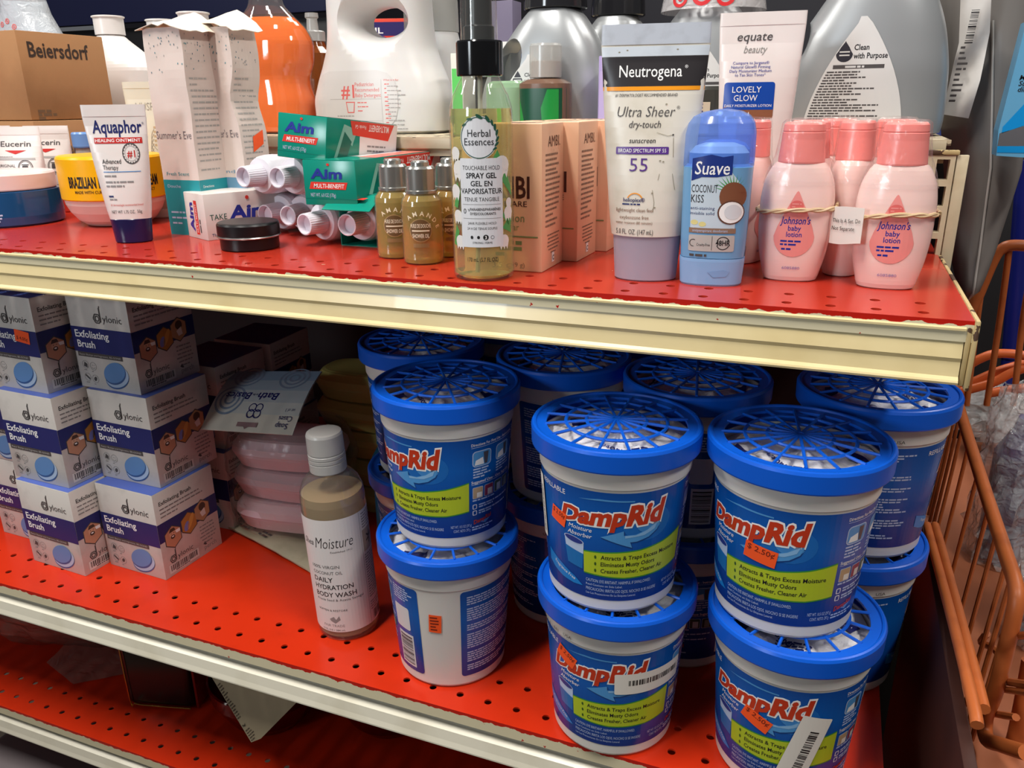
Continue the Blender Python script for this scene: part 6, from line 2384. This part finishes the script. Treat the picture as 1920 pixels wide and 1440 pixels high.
o = mb.build('hang_leaflet', None)
tag(o, 'white wrinkled paper leaflet hanging in front of the grey plastic bag', 'leaflet')
# blue printed package at the right edge
mb = MB()
pts = [(1935, 55), (1888, 230), (1875, 262), (1868, 285), (1935, 300)]
fr_ = [spot(x, y, y=.80) for x, y in ((1925, 40), (1990, 40), (1990, 300), (1868, 292), (1872, 245))]
vs = [tuple(p_) for p_ in fr_] + [(p_.x, p_.y + .025, p_.z) for p_ in fr_]
n = len(fr_)
PB = P('pale_blue_package', '#5f9cc0', .3)
mb.add(vs, [tuple(range(n))[::-1], tuple(range(n, 2 * n))] + [(i, (i + 1) % n, n + (i + 1) % n, n + i) for i in range(n)], PB)
a = L()
o0 = fr_[3]
sc = lambda px, py: ((spot(px, py, y=.80).x - o0.x) * 1000, (spot(px, py, y=.80).z - o0.z) * 1000)
a.poly([sc(1925, 190), sc(1935, 205), sc(1935, 230), sc(1878, 250), sc(1880, 238)], P('bright_cyan_print', '#0f86c8', .3), 1)
a.poly([sc(1874, 250), sc(1935, 232), sc(1935, 274), sc(1870, 274)], P('photo_grey_print', '#5a5a5e', .4), 1)
a.poly([sc(1870, 274), sc(1935, 274), sc(1935, 287), sc(1869, 286)], P('bright_cyan_print', '#0f86c8', .3), 2)
for i, s_ in enumerate(('Mold', 'Supports', 'dirt')):
    x_, y_ = sc(1911 - 2 * i, 150 + 11 * i)
    a.text(s_, x_, y_, 4.0, BLACK, 2, b=.01, sh=.2)
a.put(mb, lambda u, v, h: (o0.x + u, o0.y - h, o0.z + v))
o = mb.build('blue_package', None)
tag(o, 'pale blue printed package at the right edge by the grey bag', 'package')

# dark goods on the far side of the next aisle
NB = P('navy_carton', '#1c2247', .5)
p = spot(1765, 90, y=1.35)
mb = MB()
box(mb, (0, 0, 0), (.085, .06, .11), NB, .001)
a = L()
a.ell(22, 66, 8, 9, P('yellow_disc_print', '#b59a3c', .5), 1)
a.rect(20.5, 61, 2.5, 10, DGREY, 2)
a.rect(14, 46, 26, 8, P('pale_label_print', '#a9a6ac', .5), 1)
a.rect(-2, 40, 12, 18, P('pale_label_print', '#a9a6ac', .5), 1)
a.ell(2, 60, 4, 5, P('pale_label_print', '#a9a6ac', .5), 1)
a.rect(12.4, -10, .8, 115, BLACK, 2)
a.put(mb, on_flat((-.0425, -.03, -.055), (1, 0, 0), (0, 0, 1)))
o = mb.build('navy_carton', None, (p.x, 1.35, p.z))
tag(o, 'navy carton with a yellow disc far behind the silver bottle', 'carton')
mb = MB()
box(mb, (0, 0, 0), (.085, .06, .13), P('blue_carton', '#2f3f7e', .5), .001)
o = mb.build('navy_carton', None, (p.x, 1.35, p.z - .1205))
tag(o, 'plain blue carton under the navy one far behind the silver bottle', 'carton')
mb = MB()
box(mb, (p.x + .05, 1.40, (p.z - .19) / 2), (.4, .16, p.z - .19), DARK, .002)
o = mb.build('black_cabinet', None)
tag(o, 'low black cabinet holding the navy cartons in the next aisle', 'cabinet')
q0, q1 = spot(118, 55, y=1.9), spot(575, -10, y=1.9)
mb = MB()
box(mb, ((q0.x + q1.x) / 2 - .2, 1.93, q0.z + .35), (q1.x - q0.x + .5, .03, .68), P('navy_banner_board', '#14183c', .5), .002)
o = mb.build('navy_board', None)
tag(o, 'dark navy board of the next aisle behind the bottles at upper left', 'board')
mb = MB()
box(mb, ((q0.x + q1.x) / 2 - .2, 2.0, q0.z / 2), (q1.x - q0.x + .5, .10, q0.z), DARK, .002)
o = mb.build('black_shelving', None)
tag(o, 'black shelving of the next aisle below the navy board', 'shelving')

# orange wire basket cart
ORG = P('orange_coated_wire', '#b5602f', .42, n=(40, '#8e4420', .6))
WOOD = P('salmon_board', '#b26a48', .55, n=(8, '#96553a', .7))
t = thing('basket_cart', 'worn orange wire basket cart with brown side board at the right', 'cart', (0.14, 0.60, 0))
o_ = Vector((0.14, 0.60, 0))
rel = lambda p_: Vector(p_) - o_
top_rail = [spot(x, y, x=.150) for x, y in ((1790, 730), (1806, 790), (1850, 930), (1886, 1040), (1903, 1092), (1905, 1130))]
mb = MB()
tube(mb, [rel(p_) for p_ in top_rail] + [rel(spot(1893, 1190, x=.150)), rel(spot(1868, 1290, x=.150)), rel(spot(1848, 1345, x=.150)), rel(spot(1850, 1385, x=.151)), rel(spot(1875, 1396, x=.153)), rel(spot(1925, 1412, x=.160))], .0055, ORG, 12)
mb.build('top_rail', t)
low_a = [spot(x, y, x=.112) for x, y in ((1738, 985), (1750, 1030), (1790, 1180), (1825, 1320), (1832, 1360))]
low_b = [spot(x, y, x=.119) for x, y in ((1753, 985), (1766, 1030), (1806, 1180), (1830, 1270), (1845, 1330))]
for r_ in (low_a, low_b):
    mb = MB()
    tube(mb, [rel(p_) for p_ in r_], .0038, ORG, 10)
    mb.build('side_rail', t)


def along(ps, k):
    v = k * (len(ps) - 1)
    i = min(len(ps) - 2, int(v))
    return ps[i].lerp(ps[i + 1], v - i)


for i in range(11):
    a_ = along(top_rail[:5], .01 + .97 * (i / 10) ** 1.3)
    mb = MB()
    tube(mb, [rel(a_ + Vector((.003, 0, -.002))), rel((a_.x, a_.y, .77)), rel((a_.x - .004, a_.y, .690))], .0019, ORG, 8)
    mb.build('wire', t)
mb = MB()
yb0, yb1 = low_a[-1].y - .10, low_a[0].y
zc = (low_a[0].z + low_a[-1].z) / 2
box(mb, rel((.111, (yb0 + yb1) / 2, zc / 2 + .03)), (.008, yb1 - yb0, zc - .08), P('brown_cart_board', '#3a1a10', .6, n=(20, '#2a120b', .6)), .001)
mb.build('side_board', t)
mb = MB()
f0 = spot(1840, 1330, x=.17)
box(mb, rel((.285, .82, .683)), (.29, .88, .010), WOOD, .002)
mb.build('floor_board', t)
for i, (pts, r_) in enumerate((([(1850, 1188), (1840, 1205), (1862, 1215), (1880, 1240), (1878, 1280), (1862, 1296)], .003), ([(1832, 1268), (1822, 1280), (1838, 1298), (1860, 1300)], .003),
                               ([(1935, 1190), (1880, 1195)], .0028), ([(1935, 1285), (1868, 1275)], .0028), ([(1935, 1300), (1862, 1290)], .0024), ([(1905, 1345), (1845, 1335)], .0026))):
    mb = MB()
    tube(mb, [rel(spot(x, y, x=.156 + .002 * j)) for j, (x, y) in enumerate(pts)], r_, ORG, 8)
    mb.build('wire_loop', t)
mb = MB()
tube(mb, [rel(spot(x, y, x=.175)) for x, y in ((1935, 1240), (1918, 1330), (1902, 1400), (1880, 1450), (1850, 1520))], .007, ORG, 12)
mb.build('front_rail', t)
mb = MB()
tube(mb, [rel(spot(x, y, y=.95)) for x, y in ((1800, 620), (1826, 572), (1862, 488), (1880, 466), (1900, 460), (1940, 462))], .0058, ORG, 12)
mb.build('push_handle', t)
for pts in ([(1842, 530), (1832, 600), (1812, 760)], [(1892, 470), (1876, 590), (1850, 760)], [(1940, 480), (1918, 600), (1900, 760)]):
    mb = MB()
    tube(mb, [rel(spot(x, y, y=.952)) for x, y in pts], .0032, ORG, 10)
    mb.build('handle_rod', t)
for dx, dy in ((.01, -.12), (.22, -.12), (.01, .22), (.22, .22)):
    mb = MB()
    tube(mb, [rel((.14 + dx, .60 + dy, .05)), rel((.14 + dx, .60 + dy, .6))], .008, ORG, 10, False, 1)
    lathe(mb, [(.001, .0), (.022, .001), (.022, .05), (.001, .052)], BLACK, 20, cx=dx, cy=dy)
    mb.build('leg', t)

# orange hose coil in the cart
HOSE = P('orange_hose_rubber', '#d2622c', .4)
mb = MB()
tube(mb, [spot(x, y, y=1.06) for x, y in ((1810, 690), (1835, 674), (1870, 663), (1925, 668), (1960, 690), (1925, 690), (1895, 700), (1860, 718), (1800, 735))], .0055, HOSE, 12)
tube(mb, [spot(x, y, y=1.08) for x, y in ((1800, 728), (1850, 705), (1890, 690), (1960, 672))], .0055, HOSE, 12)
tube(mb, [spot(x, y, y=1.04) for x, y in ((1850, 738), (1900, 730), (1960, 724))], .0055, HOSE, 12)
o = mb.build('hose', None)
tag(o, 'coiled orange hose behind the right end of the shelf', 'hose')
# navy pole
mb = MB()
P0, P1 = spot(1926, 300, y=1.235), spot(1890, 745, y=1.235)
tube(mb, [P0, P0.lerp(P1, .5), P1], .0120, P('navy_pole_plastic', '#151c66', .3), 20, False, 1)
q = P0.lerp(P1, .80)
tube(mb, [q, q + (P1 - P0).normalized() * .005], .0140, P('navy_pole_plastic', '#151c66', .3), 20, False, 1)
o = mb.build('broom_pole', None)
tag(o, 'navy blue pole standing in the cart wrapped in clear film at its foot', 'pole')
# film wrapped bottles in the cart
NVB = P('navy_bottle_plastic', '#20235c', .25)
WRAP = film('wrap_film', '#ffffff', .24, '#ffffff', .08, (90, 1.0), 2.2)
for i, (bx, by, h_, lb) in enumerate(((.212, .905, .165, 'navy bottle wrapped in clear film nearest the tubs'), (.288, .915, .175, 'navy bottle wrapped in clear film at the right edge'), (.232, .760, .120, 'film-wrapped dark bottle low in the cart'))):
    t = thing('wrapped_bottle', lb, 'bottle', (bx, by, .6885), R(14 * i), 'film-wrapped bottles in the cart')
    mb = MB()
    loft(mb, [(0, .024, .018, 3), (.003, .027, .021, 3), (h_ * .75, .027, .021, 3), (h_ * .92, .015, .014), (h_, .012, .012)], NVB)
    mb.build('bottle_body', t)
    mb = MB()
    g = []
    for k in range(19):
        v = k / 18
        row = []
        for j in range(49):
            an = 2 * math.pi * j / 48
            nn = mnoise.noise(Vector((math.cos(an) * 4.5 + i * 5, math.sin(an) * 4.5, v * 9)))
            rr = (1.12 + .55 * abs(nn)) * (1 if v < .8 else 1 - (v - .8) * 1.0)
            row.append((.030 * rr * math.cos(an), .025 * rr * math.sin(an), .001 + (h_ + .028) * v))
        g.append(row)
    sheet(mb, g, WRAP, 0.0, False)
    mb.build('wrap_film', t)
mb = MB()
c_ = spot(1890, 1330, x=.20)
box(mb, (.262, .640, .6912), (.09, .06, .004), P('white_sheet_paper', '#b9b4b2', .5), .0005)
a = L()
a.text('2 Paid', -24, -8, 16, P('sheet_red_print', '#b3261e', .5), 1, b=.03, wd=50, rot=0)
a.put(mb, on_flat((.262, .640, .6934), (1, 0, 0), (0, 1, 0)))
o = mb.build('printed_sheet', None)
tag(o, 'white sheet with red lettering lying on the cart floor', 'sheet')

# loose crumpled film lying over the bottles in the cart
for i, (px, py, y_, sx_, sz_, lb) in enumerate(((1876, 775, 1.22, .062, .045, 'crumpled clear film around the foot of the navy pole'), (1908, 960, 1.14, .040, .050, 'crumpled clear film hanging over the cart rail at the right edge'))):
    c_ = spot(px, py, y=y_)
    c_.z = max(c_.z, .689 + 1.32 * sz_)
    mb = MB()
    g = []
    for k in range(22):
        th = math.pi * (k + .5) / 22
        row = []
        for j in range(45):
            an = 2 * math.pi * j / 44
            d_ = Vector((math.sin(th) * math.cos(an), math.sin(th) * math.sin(an), math.cos(th)))
            nn = abs(mnoise.noise(d_ * 2.6 + Vector((i * 7, 0, 0)))) * .9 + abs(mnoise.noise(d_ * 6.5 + Vector((3, i * 5, 1)))) * .45
            rr = .62 + nn
            row.append((sx_ * d_.x * rr, .035 * d_.y * rr, sz_ * d_.z * rr))
        g.append(row)
    sheet(mb, g, WRAP, 0.0, False)
    o = mb.build('crumpled_film', None, c_)
    tag(o, lb, 'film', 'crumpled film in the cart')
